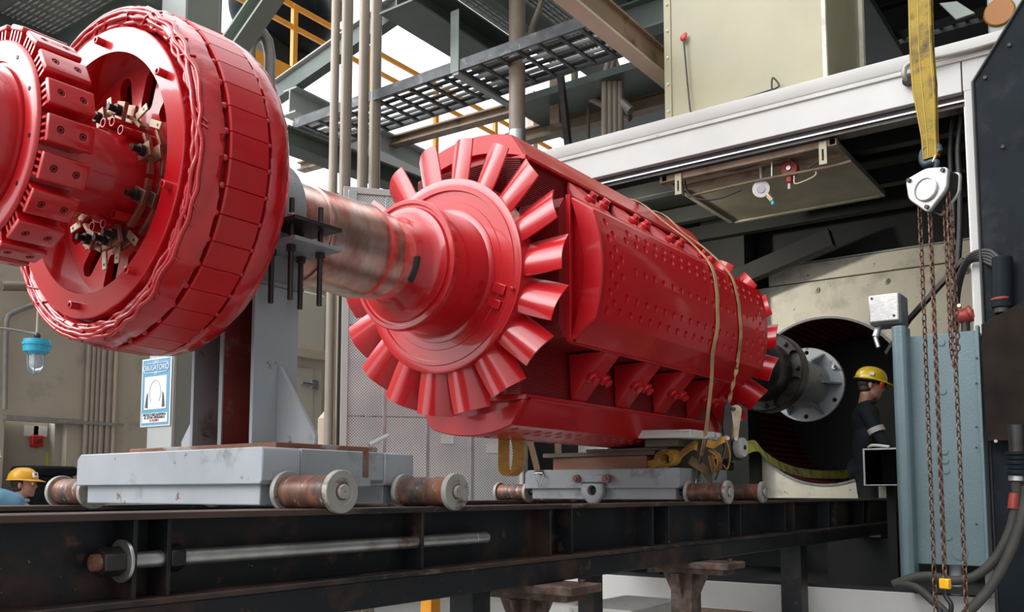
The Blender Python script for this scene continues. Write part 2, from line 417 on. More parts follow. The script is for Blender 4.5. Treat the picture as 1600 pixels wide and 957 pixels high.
# studs on the front ring
for d in (2, 58, 107, 146, 190, 245, 300):
    t = rad(d); b = B()
    R0 = rp(1.42, .403, t)
    rings = []
    for (x, r) in ((1.42,.012),(1.395,.012),(1.394,.0105),(1.394,.0065),(1.404,.006)):
        rings.append([Vector((x, R0.y+r*cos(a), R0.z+r*sin(a))) for a in (2*PI*i/14 for i in range(14))])
    b.loft(rings)
    make('locating_stud', b, 'red', wheel)
# front end winding: lumpy lacquered coil with rope lashing
def lump(prof, n, seed, amp):
    b = B(); rings = []
    for i, (x, r) in enumerate(prof):
        row = []
        for k in range(n):
            t = 2*PI*k/n
            q = noise.noise(Vector((cos(t)*7, sin(t)*7, i*.9+seed)))*amp + .5*amp*noise.noise(Vector((cos(t)*26, sin(t)*26, i*1.7+seed)))
            row.append(rp(x+.6*q, r+q, t))
        rings.append(row)
    rings.append(rings[0])
    return b.loft(rings, True, False)
coil = make('front_end_winding', lump([(1.455,.445),(1.436,.458),(1.430,.474),(1.430,.490),(1.440,.501),(1.456,.508),(1.476,.513),(1.497,.517),(1.498,.49),(1.498,.45)], 260, 3, .0065), 'redgloss', wheel, smooth=80)
b = B()
for (x, r, ph) in ((1.440,.458,0),(1.430,.472,2),(1.428,.487,4),(1.434,.499,1)):
    P = []
    for k in range(260):
        t = 2*PI*k/260
        q = noise.noise(Vector((cos(t)*9, sin(t)*9, ph*3.1)))*.010
        P.append(rp(x+q, r+.8*q, t))
    b.tube(P, .0072, 6, closed=True)
for k in range(30):      # lashing turns over the bundle
    t = rad(360/30*k+random.uniform(-5, 5)); s = rad(random.uniform(4, 16))
    b.tube([rp(1.452,.446,t), rp(1.433,.458,t+.2*s), rp(1.4255,.478,t+.5*s), rp(1.429,.496,t+.8*s), rp(1.448,.509,t+s)], .0036, 5)
make('rope_lashing', b, 'redgloss', coil, smooth=80)
# slotted core with band joints, and rear winding
def ringband(prof, n, joint, depth):
    b = B(); angs = []; 
    for k in range(n):
        t0 = 2*PI*k/n
        angs += [(t0, depth), (t0+.004, 0), (t0+2*PI/n/2, 0), (t0+2*PI/n-.004, 0)]
    rings = [[rp(x, r-d, t) for t, d in angs] for x, r in prof]; rings.append(rings[0])
    return b.loft(rings, True, False)
core = make('laminated_core', ringband([(1.514,.45),(1.514,.516),(1.518,.521),(1.640,.525),(1.643,.521),(1.643,.45)], 42, .004, .0045), 'redwedge', wheel, smooth=30)
b = B().lathe([(1.497,.44),(1.497,.498),(1.515,.498),(1.515,.44)], 96, RC, closed_profile=True)
b.lathe([(1.642,.44),(1.642,.508),(1.656,.508),(1.656,.44)], 96, RC, closed_profile=True)
make('winding_gap', b, 'reddull', core)
b = B()
for k in range(42):
    t = 2*PI*k/42
    b.sphere(rp(1.506,.507,t), .0105, 8, (1.1,1,1)); b.sphere(rp(1.649,.515,t), .0075, 8, (1.2,1,1))
make('wedge_end', b, 'redgloss', core, smooth=80, kind='stuff')
make('rear_end_winding', lump([(1.655,.45),(1.655,.519),(1.672,.522),(1.695,.521),(1.716,.517),(1.732,.507),(1.742,.490),(1.744,.470),(1.740,.445)], 220, 9, .0022), 'redgloss', wheel, smooth=80)
# current-collecting bars, clamps, lugs and sleeves inside the wheel
def barc(r, x, a0, a1, w=.020, h=.011):
    b = B(); rings = []
    for i in range(25):
        t = a0+(a1-a0)*i/24
        rings.append([rp(x, r-h/2, t), rp(x, r+h/2, t), rp(x+w, r+h/2, t), rp(x+w, r-h/2, t)])
    return b.loft(rings)
for (r, x, a0, a1) in ((.190,1.47,22,48),(.190,1.47,58,98),(.212,1.50,56,98),(.190,1.47,102,150),(.212,1.50,100,150),(.190,1.47,-62,-12),(.190,1.47,195,232)):
    make('bus_bar', barc(r, x, rad(a0), rad(a1)), 'copper', wheel, bevel=.001)
for d in (-14, 18, 80, 118, 163, 176, 205, 248):
    f = pf(rad(d)); b = B()
    for x0, x1 in ((1.452,1.466),(1.486,1.498)):
        b.obox(f((x0+x1)/2, .200, 0), (( x1-x0)/2,0,0), (f(0,1,0)-f(0,0,0))*.029, (f(0,0,1)-f(0,0,0))*.022)
    cl = make('terminal_clamp', b, 'copper', wheel, bevel=.002)
    c = B(); c.cyl(f(1.452,.200,0), f(1.437,.200,0), .017, 14); c.cyl(f(1.440,.200,0), f(1.415,.200,0), .010, 10)
    make('terminal_bolt', c, 'blackbolt', cl, bevel=.001)
for d, r, tw in ((-8,.272,.0),(40,.262,.5),(62,.285,.9),(150,.275,-.4),(170,.282,.2),(186,.29,-.2),(212,.25,.6),(240,.27,.3)):
    f = pf(rad(d)); b = B(); u = (f(0,cos(tw),sin(tw))-f(0,0,0)); v = (f(0,-sin(tw),cos(tw))-f(0,0,0)); c0 = f(1.475, r-.037, 0)
    b.obox(c0, (.0028,0,0), u*.030, v*.012)
    lg = make('cable_lug', b, 'brass', wheel, bevel=.002)
    make('lug_hole', B().cyl(c0+u*.014-Vector((.0032,0,0)), c0+u*.014+Vector((.0032,0,0)), .0048, 12), 'blackbolt', lg)
for d, r in ((4,.172),(22,.175),(44,.170),(148,.178),(168,.176),(190,.172)):
    b = B(); p = rp(1.43, r-.014, rad(d)); rings = []
    for (x, q) in ((1.60,.0145),(1.43,.0145),(1.43,.0115),(1.46,.0112)):
        rings.append([Vector((x, p.y+q*cos(a), p.z+q*sin(a))) for a in (2*PI*i/14 for i in range(14))])
    make('insulating_sleeve', b.loft(rings), 'red', wheel)

# ---- bare journal and step rings
make('journal', B().lathe([(1.74,.14),(1.76,.158),(1.90,.168),(1.98,.176),(2.14,.178),(2.204,.178),(2.206,.185),(2.218,.1865),(2.228,.185),(2.230,.182),(2.25,.1825),(2.46,.1870),(2.478,.190),(2.500,.1915),(2.516,.188),(2.520,.178),(2.536,.176),(2.575,.176),(2.590,.179),(2.604,.178),(2.612,.172),(2.618,.167),(2.66,.166),(2.70,.166)], 96, RC), 'journal', rotor, smooth=24, label='bare turned steel journal with red stains')
b = B(); b.loft([[rp(x, r, rad(94+36*i/14)) for x, r in ((2.668,.165),(2.668,.178),(2.682,.180),(2.682,.165))] for i in range(15)])
make('keeper_strip', b, 'darksteel', rotor)
# ---- fan hub: fillet, collar, drum and disc
hub = make('fan_hub', B().lathe([(2.66,.160),(2.675,.168),(2.70,.172),(2.73,.182),(2.752,.199),(2.764,.222),(2.770,.240),(2.782,.246),(2.782,.255),(2.772,.260),(2.772,.274),(2.776,.278),(2.800,.280),(2.803,.2735),(2.82,.272),(3.012,.272),(3.016,.285),(3.016,.297),(3.022,.299),(3.022,.33),(3.025,.332),(3.025,.378),(3.014,.381),(3.014,.399),(3.019,.402),(3.019,.428),(3.022,.435),(3.105,.435),(3.105,.25),(3.2,.25)], 128, RC), 'red', rotor, smooth=30)
f = pf(rad(113)); b = B()
for t0, t1, r0, r1 in ((-.055,-.012,.305,.372),(.012,.050,.303,.372)):
    b.loft([[f(x, r0, t0), f(x, r1, t0), f(x, r1, t1), f(x, r0, t1)] for x in (3.030, 3.006)])
b.obox(f(3.008,.408,-.052), (.008,0,0), (f(0,1,0)-f(0,0,0))*.009, (f(0,0,1)-f(0,0,0))*.007)
make('balance_weight', b, 'red', hub, bevel=.003)
# ---- fan blades
def blade(x0, k):
    a0 = 20*k; b = B(); rings = []; nch = 12; R0, R1 = .428, .620
    for j in range(7):
        r = R0+(R1-R0)*j/6; lo, hi = [], []
        for i in range(nch+1):
            s = i/nch                                   # 0 = rear (counter-clockwise) edge, 1 = front edge
            wd = 20.5-6*j/6; ph = rad(a0+7.25+wd*(s-.5))
            ax = .064*(1-s)-.030*sin(PI*s)*(1-.25*j/6)-.018*(1-s)*(s)
            if j == 0: ax += 0
            lo.append(rp(x0+ax, r, ph)); hi.append(rp(x0+ax+.0055, r, ph+.004))
        rings.append(lo+hi[::-1])
    return b.loft(rings)
for k in range(18):
    make('fan_blade', blade(3.043, k), 'red', rotor, smooth=50)
# ---- poles
def pole(k):
    phi = rad(90*k); f = pf(phi); X0, X1 = 3.165, 5.20
    core_ = make('pole_core', B().loft([[f(x, r, t) for r, t in ((.12,-.30),(.31,-.30),(.31,.30),(.12,.30))] for x in (3.22, 5.15)]), 'reddull', rotor)
    b = B(); rings = []; n = 24; r0, r1 = .30, .528
    def outline(r, e):
        ch = .05; T = .302-e; a, c = X0+e, X1-e
        P = [(a, -T+ch), (a, T-ch), (a+ch*.7, T), (c-ch*.7, T), (c, T-ch), (c, -T+ch), (c-ch*.7, -T), (a+ch*.7, -T)]
        return [f(x, r, t) for x, t in P]
    st = (r1-r0)/n
    for i in range(n):
        r = r0+st*i
        rings += [outline(r, .0055), outline(r+st*.38, .0055), outline(r+st*.40, 0), outline(r+st*.98, 0)]
    make('field_coil', b.loft(rings), 'reddull', core_, smooth=20, label='dark red coil of stacked copper turns')
    # shoe
    prof = [(.530,-.316),(.546,-.316),(.552,-.308)]+[(.70*cos(a), .70*sin(a)) for a in (rad(-19.6+39.2*i/16) for i in range(17))]+[(.552,.308),(.546,.316),(.530,.316)]
    shoe = make('pole_shoe', B().loft([[f(x, r, t) for r, t in prof] for x in (3.262, 5.125)]), 'redsatin', core_, smooth=20)
    inner = [(.548,-.298)]+[(.548+.062*cos(PI/2*(-1+2*i/18)), .298*(-1+2*i/18)) for i in range(1, 18)]+[(.548,.298)]
    outer = prof[2:-2]
    inner = [inner[0]]+inner[1:-1]+[inner[-1]]
    # resample the inner arc so that both lines have the same count
    m = len(outer); inn = []
    for i in range(m):
        s = i/(m-1)*(len(inner)-1); j = min(int(s), len(inner)-2); q = s-j
        inn.append((inner[j][0]*(1-q)+inner[j+1][0]*q, inner[j][1]*(1-q)+inner[j+1][1]*q))
    for xs in ((3.228, 3.236, 3.264), (5.159, 5.151, 5.12)):
        b = B()
        rows = [[f(xs[0], r, t) for r, t in inn], [f(xs[0], r-.004, t*.985) for r, t in outer], [f(xs[1], r, t) for r, t in outer], [f(xs[2], r, t) for r, t in outer], [f(xs[2], r, t) for r, t in inn]]
        rows.append(rows[0])
        V = [b._new(r) for r in rows[:-1]]; V.append(V[0])
        for p, q in zip(V, V[1:]):
            for i in range(m-1): b.face([p[i], p[i+1], q[i+1], q[i]])
        b.face([r[0] for r in V[:-1]]); b.face([r[-1] for r in V[:-1]])
        make('end_ring', b, 'redwedge', shoe, smooth=25)
    b = B()
    for x0, x1 in ((3.218, 3.24), (5.15, 5.172)):
        b.loft([[f(x, r, t) for r, t in ((.526,-.318),(.549,-.318),(.549,.318),(.526,.318))] for x in (x0, x1)])
    for t in (-.318, .318):
        b.loft([[f(x, r, t+q) for r, q in ((.526,-.006),(.540,-.006),(.540,.006),(.526,.006))] for x in (3.24, 5.15)])
    make('pole_flange', b, 'redwedge', shoe, bevel=.002)
    if k in (1, 2):
        c = B()
        rows = [(-.190, 3.50, 17), (-.148, 3.465, 17), (-.017, 3.52, 16), (.113, 3.455, 17), (.180, 3.415, 17)]
        pts = []
        for t, xs, n in rows:
            for i in range(n): pts.append((xs+i*(4.98-xs)/(n-.5), t))
        for s in (0, 1):
            for i, x in enumerate((3.305, 3.352, 3.40)):
                for t in ((-.196,-.122,-.045,.036,.112,.19), (-.150,-.085,-.008,.075,.150), (-.046,.030))[i]:
                    pts.append((x if s == 0 else 8.387-x, t))
        for x, t in pts:
            a = math.asin(t/.70); R = .70
            p0 = f(x, (R+.004)*cos(a), (R+.004)*sin(a)); p1 = f(x, (R-.012)*cos(a), (R-.012)*sin(a)); p2 = f(x, (R-.055)*cos(a), (R-.055)*sin(a))
            c.tube([p0, p1], [.0200, .0150], 16); c.tube([p1+(p0-p1)*.1, p2], [.0120, .0115], 10)
        cut(shoe, c)
for k in range(4): pole(k)
# ---- V-blocks clamping the coils between the poles
for d in (45, 135):
    fa, fb = pf(rad(d-45)), pf(rad(d+45)); fd = pf(rad(d))
    for xc in (3.660, 4.085, 4.505, 4.925):
        b = B(); s = 1 if d == 135 else 1
        secs = []
        for x, e in ((xc-.080, .030), (xc-.072, .0), (xc+.052, .0), (xc+.084, .042)):
            A = fb(x+.010, .527-e, -.312); C = fa(x-.014, .527-e, .312); V_ = fa(x, .310, .310)
            A2 = A+(V_-A)*.10; C2 = C+(V_-C)*.10
            secs.append([A, C, C2*.55+V_*.45, V_, A2*.55+V_*.45])
        vb = make('v_block', b.loft(secs), 'redwedge', rotor, bevel=.004)
        for dx in (-.055, .062):
            c = B(); q = lambda r, t: fd(xc+dx, r, t)
            c.cyl(q(.585,0), q(.606,0), .030, 20); c.cyl(q(.606,0), q(.611,0), .026, 20, .024); c.hexhead(q(.608,0), q(.632,0), .0225)
            make('clamp_bolt', c, 'red', vb, bevel=.0015)
# ---- far fan, shaft, coupling and pulling flange
make('far_fan_hub', B().lathe([(5.24,.25),(5.47,.25),(5.47,.435),(5.60,.435),(5.60,.24),(5.9,.235),(6.3,.20)], 96, RC), 'red', rotor, smooth=30)
for k in range(18):
    o = make('fan_blade', blade(5.52, k), 'red', rotor, smooth=50)
make('drive_shaft', B().lathe([(5.9,.18),(6.2,.19),(6.62,.19),(6.66,.20),(6.70,.235),(6.98,.238)], 64, RC), 'darksteel', rotor)
cpl = make('coupling_flange', B().lathe([(6.96,.10),(6.96,.305),(6.97,.318),(7.09,.322),(7.10,.315),(7.10,.10)], 96, RC), 'darksteel', rotor, smooth=30)
c = B()
for k in range(8): c.cyl(rp(6.94,.272,rad(45*k+20)), rp(7.0,.272,rad(45*k+20)), .037, 24)
cut(cpl, c)
b = B()
for k in range(8):
    t = rad(45*k+42); b.cyl(rp(6.945,.275,t), rp(6.962,.275,t), .021, 16); b.hexhead(rp(6.925,.275,t), rp(6.95,.275,t), .015)
make('coupling_bolt', b, 'darksteel', cpl, bevel=.0015)
ext = make('pulling_flange', B().lathe([(7.09,.10),(7.09,.205),(8.01,.205),(8.02,.215),(8.02,.325),(8.025,.33),(8.06,.33),(8.06,.10)], 96, RC), 'greypaint', rotor, smooth=30, label='pale grey flanged extension bolted to the coupling')
c = B()
for k in range(6): c.cyl(rp(8.0,.285,rad(60*k+62)), rp(8.08,.285,rad(60*k+62)), .020, 20)
cut(ext, c)
for k in range(6):
    f = pf(rad(60*k+32)); b = B(); b.loft([[f(x, r, t) for x, r in ((7.80,.205),(7.80,.215),(8.02,.312),(8.02,.205))] for t in (-.008,.008)])
    make('gusset_fin', b, 'greypaint', ext)
p = rp(8.0,.285,rad(62))
make('eye_bolt', B().cyl(p+Vector((.03,0,0)), p-Vector((.012,0,0)), .019, 16).cyl(p, p-Vector((.11,.05,-.01)), .008, 10), 'steel', ext)
# ================================================================== RAILS, CARRIAGES, STANDS, STRAPS
def ylathe(prof, cx, cz, n=40):
    """revolve (y, r) about an axis along Y"""
    b = B()
    rings = [[(cx+r*cos(2*PI*i/n), y, cz+r*sin(2*PI*i/n)) for i in range(n)] for y, r in prof]
    return b.loft(rings)
def rail(yc, name, label, holes):
    r = thing(name, label, 'rail', (3.5, yc, -.327), 'carriage rails')
    y0, y1 = yc-.094, yc+.094
    make('rail_flange', B().box(-.6,8.3,y0,y1,-.060,-.044), 'beamrust', r, bevel=.002, label='brown rubbed running flange')
    b = B().box(-.6,8.3,yc-.007,yc+.007,-.236,-.059)
    web = make('web_plate', b, 'beam', r)
    make('bottom_flange', B().box(-.6,8.3,y0-.012,y1+.012,-.249,-.235), 'beamrust', r, bevel=.002)
    make('lower_channel', B().box(-.6,8.3,y0-.008,y1+.008,-.327,-.249), 'beam', r, bevel=.005)
    for x in (.36, .44, 1.16, 1.245, 2.12, 2.835, 2.985, 3.66, 3.82, 4.52, 4.68, 5.38, 5.54, 6.24, 6.40, 7.1, 7.26):
        make('stiffener', B().box(x-.0055,x+.0055,y0+.010,y1-.010,-.2355,-.0595), 'beam', r, bevel=.0015)
    if holes:
        for x in (2.91, 3.74, 4.60, 5.46):
            make('web_hole', B().cyl((x, yc-.0085, -.145), (x, yc-.0055, -.145), .026, 20), 'dark', web)
    return r
rail(1.95, 'steel_rail', 'black steel rail beam nearest the camera, carrying a threaded rod', True)
rail(3.195, 'steel_rail', 'far black steel rail beam on the other side of the carriages', False)

rod = thing('threaded_rod', 'long galvanised threaded rod with black nuts through the near rail web', 'rod', (1.75, 1.893, -.171))
RY, RZ = 1.893, -.151
def screw(x0, x1, r, n, pitch):
    b = B(); seg = 14; m = int((x1-x0)/pitch*2); rings = []
    for i in range(m+1):
        rr = r if i % 2 else r*.93
        rings.append([(x0+(x1-x0)*i/m, RY+rr*cos(2*PI*k/seg), RZ+rr*sin(2*PI*k/seg)) for k in range(seg)])
    return b.loft(rings)
make('thread', screw(1.085, 2.41, .0195, 14, .0052), 'zinc', rod, smooth=60)
make('plain_end', B().lathe([(2.405,.0185),(2.47,.019),(2.476,.017)], 24, (RY,RZ)), 'zinc', rod)
make('washer', B().lathe([(1.140,.020),(1.140,.048),(1.148,.048),(1.148,.020)], 36, (RY,RZ), closed_profile=True), 'zinc', rod, bevel=.001)
make('end_nut', B().hexhead((1.090,RY,RZ),(1.140,RY,RZ),.0335), 'darksteel', rod, bevel=.003)
make('rod_tip', B().lathe([(1.072,.012),(1.075,.0185),(1.092,.0195)], 24, (RY,RZ)), 'rust', rod)
make('lock_nut', B().hexhead((1.252,RY,RZ),(1.29,RY,RZ),.0335), 'blackbolt', rod, bevel=.003)

def carriage(xc, label, paint, roll, ear):
    c = thing('rail_carriage', label, 'carriage', (xc+.32, AY, -.045), 'roller carriages on the rails')
    x1 = xc+.635; y0, y1 = 2.073, 3.058
    b = B().prism([(y0+.01,.024),(y0,.036),(y0,.120),(y0+.008,.131),(y1-.022,.131),(y1,.112),(y1,.024)], 'x', xc, xc+.14)
    make('end_beam', b, paint, c, bevel=.004)
    b = B().prism([(y0,.024),(y0,.131),(y1,.131),(y1,.024)], 'x', x1-.14, x1)
    make('end_beam', b, paint, c, bevel=.006)
    for a, e in ((y0, y0+.12), (y1-.12, y1)):
        s = B().prism([(xc+.142,.131),(x1-.142,.131),(x1-.142,.038),(x1-.20,.038),(x1-.20,.018),(xc+.27,.018),(xc+.27,.030),(xc+.142,.030)], 'y', a+.002, e)
        make('side_beam', s, paint, c, bevel=.004)
    make('weld_seam', B().box(xc+.396,xc+.420,y0-.0015,y0+.01,.05,.1325), 'primer', c)
    make('deck_plate', B().box(xc+.12,x1-.12,y0+.10,y1-.10,.10,.128), paint, c)
    make('lower_beam', B().box(xc+.02,xc+.115,2.105,3.02,-.036,.027), paint, c, bevel=.004)
    make('lower_beam', B().box(x1-.115,x1-.02,2.105,3.02,-.036,.027), paint, c, bevel=.004)
    for xr in (xc+.08, xc+.575):
        for (ya, yb, out) in ((1.832,2.066,1), (3.078,3.312,-1)):
            if out == 1: P = lambda y: y
            else: P = lambda y, s=ya+yb: s-y
            cz = .003
            r_ = make('roller', ylathe([(P(y), q) for y, q in ((ya+.020,.030),(ya+.020,.0475),(ya+.085,.0475),(ya+.092,.0455),(ya+.128,.0455),(ya+.135,.0475),(yb-.018,.0475),(yb-.018,.030))], xr, cz), roll, c, smooth=30)
            make('rim', ylathe([(P(y), q) for y, q in ((ya+.002,.036),(ya,.038),(ya,.0575),(ya+.002,.0595),(ya+.018,.0595),(ya+.020,.058),(ya+.020,.030))], xr, cz, 48), 'rim', r_, smooth=30)
            make('rim', ylathe([(P(y), q) for y, q in ((yb-.018,.03),(yb-.018,.0585),(yb-.016,.0595),(yb-.002,.0595),(yb,.058),(yb,.03))], xr, cz, 48), 'rim', r_, smooth=30)
            make('hub_ring', ylathe([(P(y), q) for y, q in ((ya+.004,.037),(ya+.006,.024),(ya-.001,.0235),(ya-.001,.018))], xr, cz, 32), roll, r_, smooth=30)
            make('axle_cap', ylathe([(P(y), q) for y, q in ((ya+.012,.0205),(ya-.008,.020),(ya-.010,.0185),(ya-.010,.003),(ya-.007,.0028))], xr, cz, 32), 'rim', r_, smooth=30)
            make('axle', B().cyl((xr, yb-.01 if out == 1 else ya+.01, cz), (xr, 2.15 if out == 1 else 2.98, cz), .017, 16), 'darksteel', r_)
    if ear:
        b = B()
        poly = [(2.655,.052),(2.655,.0),(2.64,-.030)]+[(2.585+.058*cos(a), -.002+.058*sin(a)) for a in (rad(-35-110*i/10) for i in range(11))]+[(2.53,-.030),(2.515,.0),(2.515,.052)]
        e = make('tow_eye', b.prism(poly, 'x', xc-.034, xc-.002), paint, c, bevel=.004)
        cut(e, B().cyl((xc-.05,2.585,.012),(xc+.0,2.585,.012),.027,24))
        make('eye_recess', B().cyl((xc-.004,2.585,.012),(xc-.001,2.585,.012),.026,24), 'dark', e)
        make('clamp_bar', B().box(xc-.030,xc-.001,2.485,2.685,.056,.098), paint, c, bevel=.006)
        for y in (2.49, 2.68): make('bar_bolt', B().cyl((xc-.048,y,.077),(xc-.02,y,.077),.024,14).hexhead((xc-.06,y,.077),(xc-.045,y,.077),.014), 'rust', c, bevel=.002)
    return c
carriage(1.669, 'near grey steel roller carriage under the grey support column', 'greypaint', 'roller', False)
carriage(4.37, 'far grey roller carriage with a tow eye under the timber blocks', 'greypaint2', 'roller', True)
# loose orange ring showing behind the second near roller
# stands on the lower lip of the far carriage beam
lift = thing('lifting_eye', 'rusty orange ring eye standing behind the second near roller', 'eye bolt', (2.33, 2.20, .0))
b = B(); b.tube([Vector((2.345+.024*cos(a), 2.19, .052+.024*sin(a))) for a in (2*PI*i/20 for i in range(20))], .006, 8, closed=True)
make('ring', b, 'rust', lift)
make('shank', B().lathe([(0,.012),(.05,.012)], 10).cyl((2.345,2.19,-.02),(2.345,2.19,.03),.010,10) if False else B().cyl((2.345,2.19,-.03),(2.345,2.19,.03),.010,10), 'rust', lift)
make('foot_bar', B().box(2.28,2.41,2.17,2.35,-.045,-.024), 'rust', lift)

# ---- pedestal on the near carriage
ped = thing('support_column', 'grey welded steel support column clamped round the bare shaft on the near carriage', 'stand', (1.98, AY, .131))
make('base_plate', B().box(1.80,2.235,2.175,2.955,.1315,.153), 'rust', ped, bevel=.003, label='rusty base plate')
PX0, PX1, PY0, PY1, PT = 1.888, 2.072, 2.400, 2.735, .690
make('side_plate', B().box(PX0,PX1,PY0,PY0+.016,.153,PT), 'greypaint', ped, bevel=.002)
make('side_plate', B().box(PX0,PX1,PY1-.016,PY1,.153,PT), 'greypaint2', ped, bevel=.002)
make('back_plate', B().box(PX1-.016,PX1,PY0+.016,PY1-.016,.153,PT), 'primer', ped, label='back plate in red primer')
make('stiffener_plate', B().box(PX0+.004,PX1-.016,2.562,2.576,.153,PT), 'primer', ped, bevel=.001)
make('stiffener_edge', B().box(PX0-.001,PX0+.004,2.560,2.578,.153,PT), 'greypaint2', ped)
for y in (PY0+.016, 2.576):
    make('weld_bead', B().cyl((PX1-.03,y+.012,.153),(PX1-.03,y+.012,PT),.010,8), 'rust', ped)
for y, s in ((PY0, -1), (PY1, 1)):
    make('gusset', B().prism([(y, .153), (y, .42), (y+s*.012, .42), (y+s*.19, .185), (y+s*.19, .153)], 'x', 1.985, 2.0), 'greypaint', ped, bevel=.002)
make('cap_plate', B().box(PX0-.012,PX1+.012,PY0-.014,PY1+.014,PT,PT+.014), 'greypaint2', ped, bevel=.003)
def yzring(a0, a1, r0, r1, x0, x1, n=28):
    b = B(); R = [[rp(x, r, a0+(a1-a0)*i/n) for r in (r0, r1)] for x in (x0,) for i in range(n+1)]
    rings = []
    for i in range(n+1):
        t = a0+(a1-a0)*i/n; rings.append([rp(x0,r0,t), rp(x0,r1,t), rp(x1,r1,t), rp(x1,r0,t)])
    return b.loft(rings)
# saddle half below, strap half above
sad = B().prism([(PY0+.002, PT+.014), (PY1-.002, PT+.014), (PY1-.002, .80)]+[(AY-.181*sin(t), AZ+.181*cos(t)) for t in (rad(240-120*i/20) for i in range(21))]+[(PY0+.002, .80)], 'x', PX0, PX1)
make('saddle', sad, 'greypaint2', ped, bevel=.003)
make('bearing_cap', yzring(rad(-122), rad(122), .180, .222, PX0, PX1-.02), 'greypaint2', ped, bevel=.004)
for (ya, yb) in ((2.20, 2.43), (2.70, 2.93)):
    make('clamp_plate', B().box(PX0-.01,PX1+.008,ya,yb,.868,.882), 'darksteel', ped, bevel=.002)
    make('clamp_plate', B().box(PX0-.01,PX1+.008,ya,yb,.800,.814), 'greypaint2', ped, bevel=.002)
    for y in (ya+.065, yb-.07):
        for x in (PX0+.03, PX1-.03):
            make('stud', B().cyl((x,y,.62 if y < AY else .70),(x,y,.955),.009,10), 'darksteel', ped)
            make('nut', B().hexhead((x,y,.882),(x,y,.902),.0165), 'steel', ped, bevel=.001)
            make('nut', B().hexhead((x,y,.780),(x,y,.800),.0165), 'darksteel', ped, bevel=.001)
# white marker stick lying on the base plate
b = B().cyl((2.20,2.18,.160),(2.275,2.165,.196),.008,8)
make('paint_stick', b, 'white', label='white paint stick leaning out over the rusty base plate', cat='stick')

# ---- timber and blocks under the far end
make('timber_block', B().box(4.52,4.80,2.34,2.96,.1325,.207), 'wood', bevel=.004, label='reddish brown timber block lying on the far grey carriage', cat='block', group=None)
t1 = make('timber_plank', B().box(4.50,4.80,2.28,3.02,.2075,.232), 'wooddark', bevel=.003, label='long dark grey plank right on top of the brown timber block', cat='plank')
make('timber_plank', B().box(4.50,4.78,2.20,2.72,.2325,.249), 'wooddark', bevel=.003, label='short dark plank, upper one of the two on the brown block', cat='plank')
b = B().prism([(4.31,2.12),(4.33,2.33),(4.62,2.36),(4.75,2.12),(4.6,2.02)], 'z', .3, .345)
make('pale_slab', B().hexa([(4.40,2.02,.288),(4.78,2.00,.288),(4.78,2.32,.296),(4.40,2.34,.296),(4.40,2.02,.332),(4.78,2.00,.332),(4.78,2.32,.340),(4.40,2.34,.340)]), 'woodgrey', bevel=.005, label='pale weathered slab tilted on top of the planks beside the rotor', cat='block')
make('packing_block', B().box(4.46,4.76,2.12,2.32,.2495,.289), 'wooddark', bevel=.003, label='small dark packing block between the upper plank and pale slab', cat='block')
make('side_packing', B().box(4.62,4.82,2.085,2.27,.1315,.249), 'wooddark', bevel=.003, label='dark upright packing timber at the near end of the brown block', cat='block')

# ---- straps over the rotor
def strap(name, pts, half, m, label, parent=None, th=.004, n=8, **k):
    P = spline(pts, n); W = [Vector((half, 0, 0))]*len(P)
    return make(name, B().ribbon(P, W, th), m, parent, smooth=50, label=label, **k)
f0, f90 = pf(0), pf(PI/2)
s1 = thing('tie_down_strap', 'left tan tie-down strap over the red rotor, hooked to the far carriage', 'strap', (4.5, 2.2, .1))
pts = [f0(4.44, .705, -.05), f0(4.44, .702, .10), f0(4.44,.668,.238), Vector((4.435,AY-.40,AZ+.52)), Vector((4.43,AY-.55,AZ+.385)), f90(4.42,.668,-.238), f90(4.41,.702,-.10), f90(4.405,.706,0), f90(4.41,.702,.10), f90(4.42,.668,.238), Vector((4.50,AY-.625,AZ-.36)), Vector((4.56,2.0,.36)), Vector((4.57,2.045,.16))]
make('webbing', B().ribbon(spline(pts, 6), Vector((.019,0,0)), .0035), 'strap', s1, smooth=50)
make('lower_webbing', B().ribbon([(4.555,2.030,.20),(4.545,2.040,.12),(4.535,2.052,.06)], Vector((.017,0,0)), .006), 'strapold', s1)
b = B(); b.tube([(4.515,2.045,.066),(4.505,2.045,.045),(4.52,2.045,.018),(4.535,2.050,.008),(4.55,2.045,.018),(4.562,2.045,.045),(4.555,2.045,.066)], .0042, 8); b.tube([(4.512,2.045,.068),(4.558,2.045,.068)], .0042, 8)
make('strap_hook', b, 'steel', s1, smooth=60)
s2 = thing('tie_down_strap', 'right tan tie-down strap over the rotor with a ratchet buckle', 'strap', (4.7, 2.0, .1))
pts = [f0(4.66, .705, -.05), f0(4.665,.668,.238), Vector((4.665,AY-.40,AZ+.52)), Vector((4.67,AY-.55,AZ+.385)), f90(4.685,.668,-.238), f90(4.70,.702,-.10), f90(4.71,.706,0), f90(4.73,.702,.10), f90(4.76,.668,.238)]
make('webbing', B().ribbon(spline(pts, 6), Vector((.017,0,0)), .0035), 'strap', s2, smooth=50)
q0 = Vector(f90(4.76,.672,.238)); q1 = Vector((4.78,1.965,.485)); b = B(); tw = []
P = [q0+(q1-q0)*(i/24) for i in range(25)]
for i in range(25):
    a = min(1, i/4)*PI/2*.0+i/24*3.2*PI if i > 3 else 0
    tw.append(Vector((cos(a), sin(a), 0))*.011)
make('twisted_webbing', B().ribbon(P, tw, .004), 'strap', s2, smooth=50, label='twisted tail of the tan webbing')
